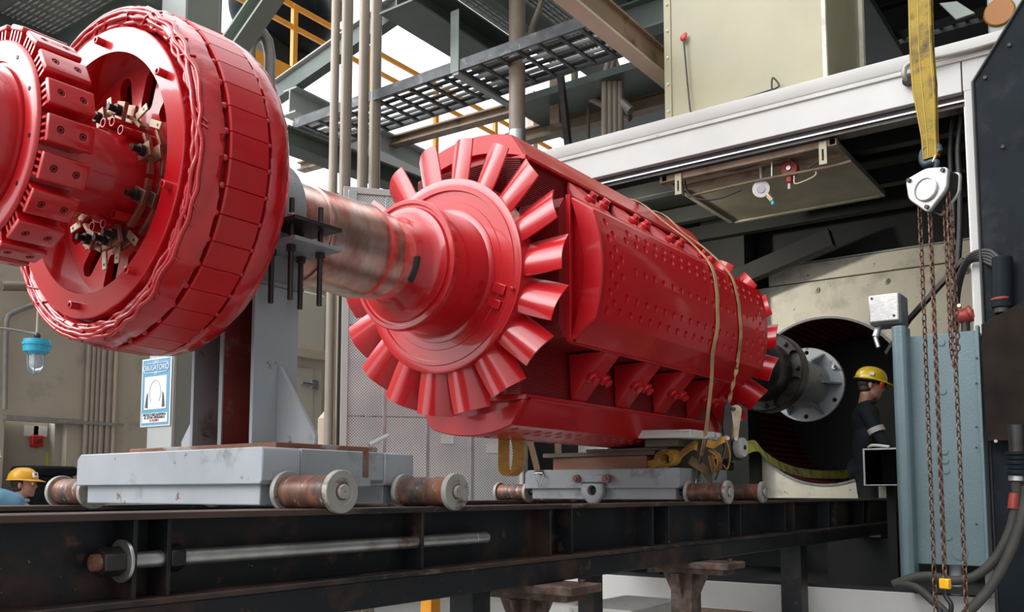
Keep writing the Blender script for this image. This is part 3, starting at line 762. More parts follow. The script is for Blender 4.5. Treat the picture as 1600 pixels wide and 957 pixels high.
def ratchet():
    r = thing('ratchet_buckle', 'grey steel ratchet buckle hanging on the right tan strap', 'buckle', (4.78, 1.96, .27))
    u = Vector((.60,-.80,0)); v = Vector((0,0,1)); n = u.cross(v)
    def plate(off, poly):
        b = B(); b.loft([[Vector((4.78,1.955,.27))+u*p+v*q+n*(off+e) for p, q in poly] for e in (-.0018,.0018)]); return b
    handle = [(.012,.02),(.034,.02),(.046,.10)]+[(.030+.030*cos(a), .185+.030*sin(a)) for a in (rad(-10+190*i/10) for i in range(11))]+[(.004,.16),(.010,.09)]
    for o in (-.020, .020): make('handle_plate', plate(o, handle), 'brass', r, bevel=.001)
    frame = [(-.040,-.02),(-.012,-.03),(.0,.06),(.006,.20),(-.012,.235),(-.034,.21),(-.046,.10)]
    for o in (-.015, .015): make('frame_plate', plate(o, frame), 'darksteel', r, bevel=.001)
    c = Vector((4.78,1.955,.27))
    make('spindle', B().cyl(c+u*.012+v*.19-n*.032, c+u*.012+v*.19+n*.032, .012, 14), 'darksteel', r)
    make('grip_bar', B().cyl(c+u*.022+v*.025-n*.03, c+u*.022+v*.025+n*.03, .009, 12), 'steel', r)
    make('pivot_bolt', B().cyl(c-u*.022+v*.03-n*.024, c-u*.022+v*.03+n*.024, .011, 12), 'steel', r)
    make('ratchet_tooth', B().lathe([(-.004,.004),(-.004,.016),(.004,.016),(.004,.004)], 12, (0,0), closed_profile=True) if False else B().cyl(c+u*.03+v*.185-n*.023, c+u*.03+v*.185-n*.026, .019, 8), 'steel', r)
ratchet()
make('lower_webbing', B().ribbon([(4.77,1.968,.30),(4.75,1.985,.22),(4.73,2.0,.135),(4.71,2.02,.07)], Vector((.014,.01,0)), .004), 'strapold', s2)

# ---- heap of spare webbing on the timber
heap = thing('webbing_coil', 'coil of amber webbing rolled up on the far carriage beside the timber', 'strap', (4.50, 2.13, .133))
C0 = Vector((4.50,2.20,.185)); b = B(); P = []; 
for i in range(64):
    a = 2*PI*i/64*2.6; r = .057-.010*i/64*2.6
    P.append(C0+Vector((.25*r*sin(a), r*1.05*cos(a), r*.95*sin(a))))
make('roll', b.ribbon(P, Vector((.030,-.012,.004)), .0035), 'strapamber', heap, smooth=60)
make('loose_end', B().ribbon(spline([C0+Vector((0,.05,-.02)), C0+Vector((.02,.12,-.030)), C0+Vector((.05,.17,-.035))],6), Vector((.0,.003,.022)), .0035), 'strapamber', heap, smooth=60)
heap2 = thing('webbing_bundle', 'folded bundle of amber and soiled webbing hanging by the strap hook', 'strap', (4.52, 2.03, .09))
def loop(p, m, name, hw, parent=heap2):
    make(name, B().ribbon(spline(p, 7), hw, .0035), m, parent, smooth=60)
O = Vector((4.50,2.06,.20))
loop([O+Vector(q) for q in ((.0,.07,.0),(.01,.04,.028),(.02,.0,.055),(.03,-.02,.05))], 'strapamber', 'fold', Vector((.035,.01,.026)))
loop([O+Vector(q) for q in ((.04,.03,-.02),(.03,0,-.04),(.05,-.04,-.07),(.08,-.07,-.12))], 'strapold', 'fold', Vector((.024,.0,.022)))
loop([O+Vector(q) for q in ((.06,-.06,.065),(.05,-.11,.055),(.04,-.15,.075),(.06,-.17,.085))], 'strapamber', 'fold', Vector((.024,.004,.020)))
loop([O+Vector(q) for q in ((.06,-.165,.085),(.055,-.185,.03),(.05,-.19,-.03),(.06,-.17,-.075),(.08,-.14,-.05))], 'strapamber', 'fold', Vector((.022,.012,.002)))
loop([O+Vector(q) for q in ((.06,-.08,.03),(.06,-.12,.0),(.06,-.13,-.04),(.07,-.10,-.09),(.09,-.08,-.05),(.08,-.07,.0))], 'strapamber', 'fold', Vector((.030,.0,.004)))
# ---- hanging straps left of the timber
s3 = thing('hook_strap', 'soiled brown strap with a wire hook on the far carriage, left of the timber', 'strap', (4.34, 2.98, .1))
make('webbing', B().ribbon([(4.42,3.04,.44),(4.36,3.025,.34),(4.345,2.945,.105)], Vector((.004,-.020,-.004)), .005), 'strapold', s3)
b = B(); b.tube([(4.340,2.965,.112),(4.34,2.975,.095),(4.34,2.945,.055),(4.342,2.94,.03),(4.345,2.925,.055),(4.34,2.905,.095),(4.34,2.915,.112)], .0040, 8); b.tube([(4.34,2.965,.112),(4.34,2.915,.112)], .004, 8)
make('wire_hook', b, 'steel', s3, smooth=60)
s4 = thing('hanging_strap', 'soiled brown strap going straight down behind the far carriage edge', 'strap', (4.62, 3.0, .1))
make('webbing', B().ribbon([(4.62,2.99,.42),(4.62,2.985,.22),(4.62,2.98,.135)], Vector((.0,-.024,0)), .005), 'strapold', s4)
s5 = thing('sling_loop', 'amber webbing sling loop hanging free under the red rotor', 'sling', (3.62, 2.62, .09))
P = spline([(3.60,2.64,.40),(3.60,2.645,.25),(3.60,2.645,.12),(3.615,2.625,.085),(3.635,2.60,.10),(3.645,2.59,.20),(3.63,2.61,.33),(3.61,2.63,.40)], 6)
make('webbing', B().ribbon(P, Vector((.022,-.018,0)), .004), 'strapamber', s5, smooth=60)
P = spline([(3.66,2.585,.27),(3.668,2.578,.20),(3.660,2.585,.13),(3.652,2.592,.10)], 5)
make('printed_label', B().ribbon(P, Vector((.013,-.011,0)), .003), 'strap', s5, smooth=60)

# ---- wheel, dark drum box and lime sling by the second pair of far rollers
cw = thing('caster_wheel', 'worn cream trolley wheel beside the right tan strap', 'wheel', (4.98, 2.02, .18))
make('tyre', B().lathe([(-.022,.028),(-.022,.052),(-.015,.056),(.015,.056),(.022,.052),(.022,.028)], 32, (0,0), closed_profile=True) if False else ylathe([(1.955,.030),(1.955,.053),(1.962,.057),(1.998,.057),(2.005,.053),(2.005,.030)], 4.98, .258, 36), 'whitedull', cw, smooth=30)
make('hub', ylathe([(1.960,.034),(1.962,.014),(1.948,.013),(1.948,.002)], 4.98, .258, 20), 'darksteel', cw, smooth=30)
make('fork', B().box(4.93,5.03,2.008,2.016,.195,.30).box(4.90,5.06,2.0,2.05,.186,.196), 'darksteel', cw)
drum = thing('battery_box', 'black glossy box smeared with silver paint on the end of the far carriage', 'box', (4.97, 2.11, .131))
make('casing', B().box(4.84,5.12,2.075,2.23,.1315,.192), 'blackpanel', drum, bevel=.01)
make('lid', B().box(4.84,5.12,2.07,2.235,.192,.203), 'yellowsign', drum, bevel=.004, label='yellow lid')
make('paint_smear', B().box(4.86,4.93,2.072,2.076,.135,.19), 'galv', drum)
# ---- stands under the rail
def stand(x, y, label):
    s = thing('jack_stand', label, 'stand', (x, y, FLOOR), 'stands under the near rail')
    make('head_plate', B().box(x-.10,x+.11,y-.26,y+.13,-.359,-.328), 'rustdark', s, bevel=.004)
    make('wedge_plate', B().box(x-.07,x+.08,y-.22,y+.13,-.386,-.359), 'rustdark', s, bevel=.004)
    make('column', B().box(x-.055,x+.055,y-.055,y+.055,FLOOR+.02,-.386), 'rustdark', s, bevel=.004)
    for sx, sy in ((1,0),(-1,0),(0,1),(0,-1)):
        b = B()
        if sx: b.prism([(x+sx*.055,-.386),(x+sx*.10,-.386),(x+sx*.055,-.52)], 'y', y-.006, y+.006)
        else: b.prism([(y+sy*.055,-.386),(y+sy*.12,-.386),(y+sy*.055,-.52)], 'x', x-.006, x+.006)
        make('head_gusset', b, 'rustdark', s)
    make('foot_plate', B().box(x-.16,x+.16,y-.16,y+.16,FLOOR,FLOOR+.02), 'rustdark', s, bevel=.004)
    for dx, dy in ((.07,-.20),(.07,.06)):
        make('plate_bolt', B().hexhead((x+dx,y+dy,-.328),(x+dx,y+dy,-.316),.012), 'rustdark', s)
stand(2.80, 1.955, 'rusty jack stand with a wide head plate under the near rail, left one')
stand(4.12, 1.93, 'rusty jack stand with gusseted head under the near rail, right one')
def post(x, y, top, w, m, label, name='rail_post'):
    p = thing(name, label, 'post', (x, y, FLOOR))
    make('tube', B().box(x-w/2,x+w/2,y-w/2,y+w/2,FLOOR+.015,top), m, p, bevel=.004)
    make('foot_plate', B().box(x-w,x+w,y-w,y+w,FLOOR,FLOOR+.015), m, p, bevel=.002)
post(2.46, 1.95, -.328, .10, 'beam', 'dark square post under the near rail left of the left jack stand')
post(3.22, 1.93, -.328, .075, 'beam', 'dark square post under the near rail between the two jack stands')
post(5.75, 1.95, -.328, .13, 'beam', 'dark square post under the near rail right of the right jack stand')
post(3.70, 3.2, -.328, .075, 'orange', 'orange square post under the far rail')
post(.2, 1.95, -.328, .10, 'beam', 'dark square post under the left end of the near rail')
post(6.3, 3.195, -.328, .10, 'beam', 'dark square post under the far rail inside the enclosure')
# ================================================================== THE HALL AND THE MACHINE ENCLOSURE
def struct(name, b, m, **k): return make(name, b, m, kind='structure', **k)
struct('floor', B().box(-6, 22, -8, 16, FLOOR-.1, FLOOR), 'concrete', smooth=0)
XH, XB = 6.0, 8.5
YR, YL = .90, 4.25
ZS, ZL, ZM, ZT = -.61, at(1320,186.5,X=XH).z, at(1260,150.5,X=XH).z, at(1371,100,X=XH).z
# --- white frame round the opening
for i, (ya, yb) in enumerate(((-.6, .905), (.912, 3.985), (3.992, 4.30))):
    struct('trim_%d' % (i+1), B().box(XH, XH+.12, ya, yb, ZL, ZM-.004), 'white', bevel=.004)
struct('trim_4', B().prism([(XH-.012, ZM), (XH-.020, ZM+.012), (XH-.020, ZT), (XH+.14, ZT), (XH+.14, ZM)], 'y', -.6, 4.32), 'white', bevel=.004)
struct('trim_5', B().box(XH-.015, XH+.02, -.6, 4.3, ZM-.03, ZM-.001), 'whitedull', bevel=.003)
struct('trim_6', B().box(XH-.004, XH+.05, YR-.075, YR, FLOOR, ZL-.002), 'white', bevel=.006)
struct('trim_7', B().box(XH+.055, XH+.07, YR, YR+.012, ZS, ZL-.04), 'galv')
struct('trim_8', B().box(XH-.0, XH+.12, YL, YL+.10, FLOOR, ZL-.002), 'white', bevel=.006)
struct('trim_9', B().box(XH+.03, XH+.045, YR, YL, ZL-.050, ZL-.040), 'galv')
struct('trim_10', B().box(XH+.05, XH+.16, YR, YL, ZL-.075, ZL-.002), 'darksteel')
struct('trim_11', B().box(XH-.02, XH+.10, -.6, 4.35, -.80, ZS), 'white', bevel=.004)
struct('trim_12', B().box(XH+.0, XH+.08, -.6, 4.35, ZS+.001, ZS+.022), 'dark')
struct('trim_13', B().box(XH-.03, XH+.08, -.6, 4.35, -.825, -.801), 'brownsteel')
struct('trim_14', B().box(XH+.02, XH+.2, -.6, 4.35, FLOOR, -.826), 'whitedull')
# --- enclosure shell
ZF = -.74
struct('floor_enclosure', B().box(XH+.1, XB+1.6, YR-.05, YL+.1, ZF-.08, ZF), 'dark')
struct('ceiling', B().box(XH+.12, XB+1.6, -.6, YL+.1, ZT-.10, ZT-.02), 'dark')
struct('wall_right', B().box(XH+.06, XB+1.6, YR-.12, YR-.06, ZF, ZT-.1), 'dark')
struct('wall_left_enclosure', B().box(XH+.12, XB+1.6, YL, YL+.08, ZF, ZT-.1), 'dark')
CY, CZ, CR = 2.566, .852, .775
def holed(x0, x1, y0, y1, z0, z1):
    b = B(); n = 96
    def sq(t):
        dy, dz = -sin(t), cos(t); k = min(((y1-CY) if dy > 0 else (CY-y0))/max(abs(dy),1e-6), ((z1-CZ) if dz > 0 else (CZ-z0))/max(abs(dz),1e-6)); return (CY+dy*k, CZ+dz*k)
    T = sorted([2*PI*i/n for i in range(n)]+[math.atan2(-(y-CY), z-CZ) % (2*PI) for y in (y0,y1) for z in (z0,z1)])
    rings = [[(x0, CY-CR*sin(t), CZ+CR*cos(t)) for t in T], [(x0, *sq(t)) for t in T], [(x1, *sq(t)) for t in T], [(x1, CY-CR*sin(t), CZ+CR*cos(t)) for t in T]]
    rings.append(rings[0])
    V = [b._new(r) for r in rings[:-1]]; V.append(V[0]); m = len(T)
    for p, q in zip(V, V[1:]):
        for i in range(m): b.face([p[i], p[(i+1) % m], q[(i+1) % m], q[i]])
    return b
struct('wall_back', holed(XB, XB+.05, YR-.06, 3.62, -.05, 1.985), 'creamdirty', smooth=25)
struct('trim_15', B().box(XB-.012, XB+.05, YR-.06, 3.05, 1.995, 2.165), 'creamdirty', bevel=.003)
struct('trim_16', B().box(XB-.02, XB+.05, YR-.06, 3.05, 2.168, 2.182), 'galv')
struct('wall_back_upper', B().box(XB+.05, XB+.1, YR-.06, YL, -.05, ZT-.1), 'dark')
cut(bpy.data.objects['wall_back_upper'], B().cyl((XB,CY,CZ),(XB+.2,CY,CZ),CR+.01,64))
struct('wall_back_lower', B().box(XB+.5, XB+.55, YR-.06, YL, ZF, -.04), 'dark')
for y in (1.33, 1.98, 2.60):
    make('panel_bolt', B().cyl((XB-.02,y,1.90),(XB+.01,y,1.90),.030,14).hexhead((XB-.035,y,1.90),(XB-.018,y,1.90),.019), 'creamdirty', bpy.data.objects['wall_back'])
# stator bore
st = thing('stator_bore', 'dark red slotted stator bore, round opening in the cream back wall', 'stator', (XB+.7, CY, CZ-CR))
make('bore_rim', B().lathe([(XB-.012,CR-.004),(XB-.012,CR+.016),(XB+.004,CR+.016),(XB+.004,CR-.004)], 96, (CY,CZ), closed_profile=True), 'greypaint2', st)
b = B(); T = []
for k in range(72):
    t = 2*PI*k/72
    T += [(t, CR+.035), (t+.022, CR+.035), (t+.026, CR-.006), (t+.083, CR-.006)]
rings = [[(x, CY-r*sin(t), CZ+r*cos(t)) for t, r in T] for x in (XB+.03, XB+1.5)]
make('slotted_core', b.loft(rings, True, False), mat('stator_core', (.17,.030,.028), .42, var=.3, vscale=5, spots=[((.16,.13,.12), 60, .74, .03)]), st, smooth=20)
make('end_shield', B().lathe([(XB+1.45,.02),(XB+1.45,CR+.05),(XB+1.5,CR+.05),(XB+1.5,.02)], 48, (CY,CZ), closed_profile=True), 'dark', st)
make('core_wedge', B().lathe([(XB+.028,CR+.05),(XB+.028,CR+.01),(XB+.04,CR+.01),(XB+.04,CR+.05)], 72, (CY,CZ), closed_profile=True), 'dark', st)
# dark steelwork inside the enclosure, and one bar built for a shadow
struct('trim_17', B().box(XB-.35, XB-.02, 3.16, 3.60, -.04, ZT-.12), 'dark')
b = B(); b.beam(at(1115,452,X=8.1), at(1300,372,X=8.1), .12, .16); struct('trim_18', b, 'dark')  # dark slanted bar standing in for a shadow across the back wall
for i, (xa, z) in enumerate(((6.75, 2.50), (7.5, 2.47), (8.05, 2.44))):
    struct('trim_%d' % (19+i), B().box(xa, xa+.10, YR, YL, z, z+.14), 'dark', bevel=.004)
# --- ceiling hatch with its fittings
hz = 2.36
ht = thing('ceiling_hatch', 'olive hatch panel under the enclosure ceiling with two pale slotted brackets', 'panel', (6.75, 2.35, hz))
h = [at(1045,283,Z=hz), at(1308,222,Z=hz), at(1378,306,Z=hz), at(1138,352,Z=hz)]
make('panel', B().box(6.12, 7.42, 1.74, 2.98, hz, hz+.03), 'hatch', ht, bevel=.004)
make('frame_rail', B().box(6.10, 6.16, 1.70, 3.02, hz-.02, hz+.03), 'brownsteel', ht, bevel=.004)
make('frame_rail', B().box(6.30, 6.33, 1.72, 2.98, hz-.035, hz), 'brownsteel', ht, bevel=.003)
for y in (1.72, 2.97): make('frame_rail', B().box(6.1, 7.44, y-.012, y+.03, hz-.014, hz+.03), 'hatch', ht, bevel=.003)
make('frame_rail', B().box(7.41, 7.45, 1.72, 3.0, hz-.014, hz+.03), 'hatch', ht, bevel=.003)
for i, y in enumerate((1.79, 2.86)):
    br = make('slotted_bracket', B().box(6.085, 6.095, y-.026, y+.026, hz-.14, hz+.02).box(6.085, 6.15, y-.026, y+.026, hz-.022, hz-.014) if False else B().box(6.085, 6.095, y-.026, y+.026, hz-.14, hz+.02), 'cream', ht)
    cut(br, B().box(6.08, 6.10, y-.007, y+.007, hz-.115, hz-.035))
p = at(1190,296,X=6.28)
ga = thing('pressure_gauge', 'round pale detector dial hanging under the olive hatch', 'gauge', p-Vector((0,0,.08)))
ax = Vector((-1,-.25,-.25)).normalized()
make('dial', B().cyl(p, p+ax*.035, .062, 28), 'whiteface', ga, bevel=.004)
make('dial_ring', B().cyl(p+ax*.032, p+ax*.040, .030, 24), 'galv', ga, bevel=.002)
make('housing', B().cyl(p-ax*.05, p+ax*.002, .052, 24), 'darksteel', ga, bevel=.004)
make('valve', B().cyl(p-Vector((0,.03,.03)), p-Vector((0,.08,.10)), .018, 12), 'brass', ga, bevel=.003)
make('valve_tip', B().cyl(p-Vector((0,.078,.10)), p-Vector((0,.082,.13)), .012, 10), 'lampblue', ga)
make('stem', B().cyl(p+Vector((0,0,.03)), Vector((p.x, p.y, hz)), .012, 10), 'galv', ga)
p2 = at(1235,265,X=6.25)
rd = thing('pulley_block', 'faded red pulley block on the pipe beside the round dial', 'pulley', p2-Vector((0,0,.08)))
make('cheek', B().beam(p2+Vector((0,.0,.09)), p2+Vector((0,.01,-.10)), .045, .05, (1,0,0)), 'redpaint', rd, bevel=.01)
make('sheave', B().cyl(p2+Vector((-.03,.0,0)), p2+Vector((.03,.0,0)), .058, 20), 'redpaint', rd, bevel=.006)
make('pin', B().cyl(p2+Vector((-.045,.0,0)), p2+Vector((.045,.0,0)), .016, 10), 'galv', rd)
make('hanger_pin', B().cyl(p2+Vector((0,.01,-.10)), p2+Vector((0,.01,-.14)), .012, 8), 'galv', rd)
make('hanger_rod', B().cyl(p2+Vector((0,0,.08)), Vector((p2.x, p2.y, hz)), .010, 8), 'darksteel', rd)
def wire(name, pts, r, m, label, cat, n=6, seg=8, group=None): return make(name, B().tube(spline(pts, n), r, seg), m, smooth=60, label=label, cat=cat, group=group)
wire('sensing_pipe', [at(1075,307,X=6.22), at(1180,283,X=6.22), at(1290,262,X=6.22), at(1330,252,X=6.22)], .011, 'brownsteel', 'thin brown pipe running under the olive hatch past the dial', 'pipe')
wire('cable', [at(1068,306,X=6.18), at(1066,268,X=6.15), at(1090,268,X=6.15), at(1150,266,X=6.15), at(1200,252,X=6.15), at(1235,250,X=6.15)], .008, 'rubber', 'black cable looping along the front rail of the olive hatch', 'cable')
wire('cable', [at(1069,275,X=6.2), at(1075,300,X=6.2), at(1095,312,X=6.2), at(1125,310,X=6.2), at(1158,297,X=6.2)], .007, 'rubber', 'black cable sagging left of the round dial', 'cable')
wire('cable', [at(1262,263,X=6.15), at(1280,250,X=6.15), at(1291,232,X=6.12), at(1294,218,X=6.12)], .006, 'rubber', 'short black cable rising to the right slotted bracket', 'cable')
wire('copper_tube', [at(1241,275,X=6.2), at(1242,287,X=6.2), at(1255,284,X=6.2), at(1273,275,X=6.2), at(1275,268,X=6.2)], .006, 'brass', 'thin bent brass tube right of the red pulley block', 'tube')
wire('drop_rod', [at(1206,228,X=6.16), at(1206,276,X=6.16)], .006, 'galv', 'thin bright rod hanging in front of the hatch above the dial', 'rod', n=2)
wire('pipe_bend', [at(1417,128,X=5.96), at(1413,118,X=5.93), at(1414,106,X=5.93), at(1424,98,X=5.93), at(1445,93,X=5.93), at(1480,86,X=5.95), at(1520,76,X=5.96), at(1565,63,X=5.96)], .017, 'conduitgrey', 'bent grey conduit along the white lintel behind the yellow sling', 'conduit', seg=12)
make('conduit_clamp', B().cyl(at(1418,126,X=5.94), at(1421,127,X=6.0), .034, 14), 'darksteel', bevel=.006, label='dark round clamp at the end of the bent conduit on the lintel', cat='clamp')

# --- cream box on top of the enclosure
y1_, y0_ = at(1041,100,X=6.06).y, at(1290,100,X=6.06).y
cb = thing('cream_cabinet', 'large cream sheet-metal box standing on top of the white lintel', 'cabinet', (6.5, (y0_+y1_)/2, ZT-.02))
make('casing', B().box(6.06, 7.0, y0_, y1_, ZT-.018, 4.6), 'cream', cb, bevel=.01)
make('edge_flange', B().box(6.05, 6.075, y1_-.045, y1_+.012, ZT-.018, 4.6), 'cream', cb, bevel=.003)
make('edge_flange', B().box(6.045, 6.075, y0_-.014, y0_+.016, ZT-.018, 4.6), 'creamdirty', cb, bevel=.003)
for i in range(9): make('rivet', B().sphere((6.048, y1_-.018, ZT+.08+.21*i), .011, 8), 'creamdirty', cb)
make('far_flange', B().box(6.95, 7.01, y0_-.03, y0_+.01, ZT-.018, 4.6), 'creamdirty', cb, bevel=.003)
for v, u in ((20,1282), (128,1283)): pass
wire('bent_wire', [at(1068,60,X=6.02), at(1073,118,X=6.02), at(1078,168,X=6.02), at(1080,175,X=6.02), at(1086,175,X=6.02), at(1140,161,X=6.0), at(1200,142,X=6.0), at(1214,137,X=6.0), at(1217,132,X=6.0), at(1209,122,X=6.0), at(1206,126,X=6.0), at(1206,142,X=6.0)], .0062, 'darksteel', 'dark bent wire leaning on the cream box, triangle at its end', 'wire', n=6)
p = at(1068,59,X=6.03)
make('red_tag', B().sphere(p, .028, 12, (.35,1,1)).sphere(p+Vector((0,-.012,.02)), .018, 10, (.35,1,1)), 'redbutton', label='small red blob at the upper end of the bent wire', cat='tag')

# --- blue-grey cabinet in the right of the opening
cab = thing('blue_grey_cabinet', 'tall blue-grey hammer-painted steel panel behind the hanging chains', 'cabinet', (5.84, 1.08, -.55))
make('corner_post', B().prism([(5.735,1.232),(5.715,1.25),(5.715,1.292),(5.735,1.312),(5.86,1.312),(5.86,1.232)], 'z', -.50, 1.0), 'bluegrey', cab, bevel=.008, seg=3)
make('front_panel', B().box(5.83, 5.86, .865, 1.235, -.42, .945), 'bluegrey', cab, bevel=.004)
make('side_return', B().box(5.80, 5.86, .850, .868, -.42, .97), 'bluegrey', cab, bevel=.003)
make('top_plate', B().box(5.84, 6.25, .86, 1.30, .93, .945), 'bluegrey', cab)
make('back_box', B().box(5.86, 6.25, .875, 1.22, -.30, .93), 'dark', cab)
for u, v in ((1471,536),(1473,612),(1476,706),(1477,720),(1478,736),(1482,840)):
    q = at(u,v,X=5.83); make('cover_screw', B().cyl(q, q-Vector((.006,0,0)), .021, 18), 'bluegrey', cab, bevel=.003)
q = at(1500,864,X=5.83); make('knockout_ring', B().cyl(q, q-Vector((.004,0,0)), .045, 28), 'bluegrey', cab, bevel=.002)
for v in (560,600,668,700,820):
    q = at(1526,v,X=5.80); make('edge_screw', B().cyl(q, q-Vector((.006,0,0)), .007, 10), 'darksteel', cab)
q = at(1488,895,X=5.85); make('outlet_pipe', B().cyl((5.95,q.y,-.60), (5.95,q.y,-.41), .035, 18), 'greypaint', cab)
make('foot_frame', B().box(5.86, 6.2, .87, 1.3, -.61+.022, -.55), 'dark', cab)
# junction box on a strut
jb = thing('junction_box', 'square cast grey junction box above the blue-grey cabinet', 'box', at(1382,515,X=6.15))
q = at(1382,484,X=6.1); hw = .098
make('casing', B().box(6.1, 6.32, q.y-hw, q.y+hw, q.z-.095, q.z+.105), 'greypaint2', jb, bevel=.015, seg=3)
make('cover', B().box(6.075, 6.105, q.y-hw+.004, q.y+hw-.004, q.z-.085, q.z+.10), 'alu', jb, bevel=.012, seg=3)
for sy, sz in ((.07,.075),(-.062,-.05)): make('cover_screw', B().cyl((6.07,q.y+sy,q.z+sz),(6.08,q.y+sy,q.z+sz),.008,10), 'darksteel', jb)
make('gland', B().cyl((6.16,q.y+.05,q.z-.09),(6.13,q.y+.07,q.z-.17),.022,12).cyl((6.13,q.y+.07,q.z-.17),(6.12,q.y+.05,q.z-.24),.014,10), 'galv', jb)
st_ = B(); st_.beam(at(1386,553,X=6.5), at(1420,500,X=6.35), .032, .032); st_.beam(at(1420,500,X=6.35), at(1506,405,X=6.2), .032, .032)
make('strut_channel', st_, 'darksteel', jb, bevel=.004)
# open square duct end below
q = at(1379,730,X=6.5); dk = thing('square_duct', 'open square duct end with a white rim in front of the worker', 'duct', (6.7, q.y, q.z-.14))
a = .128
for nm, (u0,u1,w0,w1) in (('rim_bar',(-a,a,a-.012,a)),('rim_bar',(-a,a,-a,-a+.008)),('rim_bar',(-a,-a+.012,-a+.008,a-.012)),('rim_bar',(a-.012,a,-a+.008,a-.012))):
    make(nm, B().box(6.5,6.52,q.y+u0,q.y+u1,q.z+w0,q.z+w1), 'whitedull', dk, bevel=.003)
make('duct_wall', B().box(6.52,7.0,q.y-a,q.y-a+.006,q.z-a,q.z+a).box(6.52,7.0,q.y+a-.006,q.y+a,q.z-a,q.z+a).box(6.52,7.0,q.y-a,q.y+a,q.z-a,q.z-a+.006).box(6.52,7.0,q.y-a,q.y+a,q.z+a-.006,q.z+a), 'blackpanel', dk)
make('back_plate', B().box(6.99,7.0,q.y-a,q.y+a,q.z-a,q.z+a), 'dark', dk)
make('cable_lead', B().tube(spline([(6.5,q.y-.05,q.z+.135),(6.52,q.y+.06,q.z+.15),(6.55,q.y+.10,q.z+.138)],5),.010,8), 'strapgrey', dk)
make('leg', B().box(6.7,6.76,q.y-.03,q.y+.03,ZF,q.z-a), 'dark', dk)

# --- black door leaf with chamfered corner, right edge of the picture
P0 = at(1519,128,X=5.9); P1 = at(1604,-12,X=5.9); yl = P0.y
dr = thing('access_door', 'blue-black steel door leaf with a cut-off upper corner, right of the white frame', 'door', (5.9, .2, FLOOR))
poly = [(yl, FLOOR+.25), (yl, P0.z), (P1.y, P1.z), (-.9, P1.z+.3), (-.9, FLOOR+.25)]
make('leaf', B().prism(poly, 'x', 5.90, 5.945), 'blackpanel', dr, bevel=.006)
b = B(); b.tube([(5.895,yl-.004,FLOOR+.25),(5.895,yl-.004,P0.z-.004),(5.895,P1.y,P1.z-.012),(5.895,-.9,P1.z+.29)], .010, 8); make('seal', b, 'rubber', dr)
for u, v in ((1567,230),(1577,71),(1539,122)):
    q = at(u,v,X=5.9); make('door_bolt', B().cyl(q, q-Vector((.012,0,0)), .011, 10), 'darksteel', dr)
make('hinge_post', B().box(5.945,6.0,yl-.08,yl-.02,FLOOR,2.2), 'dark', dr)
A0, A1, A2, A3 = at(1533,507,X=5.78), at(1612,464,X=5.78), at(1612,688,X=5.78), at(1541,690,X=5.78)
bp = thing('brown_plate', 'scorched dark brown plate hanging in front of the black door leaf', 'panel', A3)
make('plate', B().prism([(p.y, p.z) for p in (A0, A1, A2, A3)], 'x', 5.78, 5.81), 'brownpanel', bp, bevel=.004)
make('stay', B().box(5.81,5.90,.55,.60,A3.z+.3,A3.z+.36), 'dark', bp)
q = at(1557,690,X=5.79); make('edge_bolt', B().cyl(q, q-Vector((.03,0,.0)), .009, 10), 'brass', bp)
q0, q1 = at(1566,402,X=5.84), at(1566,482,X=5.84)
cn = thing('cable_connector', 'dark cylindrical cable connector on the black door leaf above the brown plate', 'connector', q1)
make('body', B().cyl(q0, q1, .055, 24), 'blackpanel', cn, bevel=.008)
make('red_ring', B().cyl(q1+Vector((0,0,.06)), q1+Vector((0,0,.048)), .0565, 24), 'redpaint', cn, label='thin red ring')
make('base', B().cyl(q1+Vector((0,0,.02)), q1-Vector((0,0,.03)), .045, 20), 'darksteel', cn, bevel=.004)
make('mount', B().box(5.85,5.90,q0.y-.03,q0.y+.03,q1.z+.08,q0.z-.04), 'darksteel', cn)
for i in range(5):
    d = i*.022
    wire('black_cable', [at(1494,530-6*i,X=6.1), at(1491+2*i,470-5*i,X=6.05), at(1500+3*i,425-3*i,X=5.98), at(1518+3*i,398-2*i+4*i,X=5.93), at(1545,392+5*i,X=5.88), at(1562,404+4*i,X=5.84)], .0135, 'rubber', 'black cables bunched together bending over the white frame edge to the connector', 'cable', group='bunched black cables', seg=10)
wire('black_hose', [at(1505,170,X=6.25), at(1497,230,X=6.25), at(1500,300,X=6.25), at(1499,380,X=6.25), at(1493,450,X=6.25)], .018, 'rubber', 'black hose hanging inside the opening beside the right frame', 'hose', seg=10)
wire('black_hose', [at(1492,160,X=6.35), at(1485,240,X=6.35), at(1490,330,X=6.35), at(1488,420,X=6.35)], .016, 'rubber', 'second black hose inside the opening, further left of the frame', 'hose', seg=10)
va = thing('red_valve', 'faded red valve body between the cables and the white frame', 'valve', at(1508,512,X=6.05))
q = at(1508,494,X=6.05); make('body', B().sphere(q, .06, 12, (.9,1.1,.8)), 'redpaint', va)
make('flange', B().cyl(q+Vector((0,-.03,.0)), q+Vector((0,-.05,.01)), .062, 12), 'redpaint', va, bevel=.004)
make('stem', B().cyl(q, q+Vector((0,.05,.07)), .016, 10), 'redpaint', va); make('bonnet_bolt', B().hexhead(q+Vector((-.05,.02,.05)), q+Vector((-.075,.02,.055)), .012), 'brass', va)
make('inlet_pipe', B().cyl(q-Vector((0,0,.03)), q-Vector((0,0,.10)), .025, 12), 'darksteel', va)
cp = thing('hose_coupling', 'dark threaded hose coupling below the brown plate', 'coupling', at(1588,738,X=5.6))
q = at(1590,722,X=5.6)
for i in range(5): make('thread_ring', B().cyl(q+Vector((0,0,.055-.026*i)), q+Vector((0,0,.036-.026*i)), .058 if i % 2 == 0 else .05, 20), 'blackpanel', cp, bevel=.003)
make('collar', B().cyl(at(1588,744,X=5.6), at(1588,752,X=5.6), .038, 18), 'galv', cp, bevel=.002)
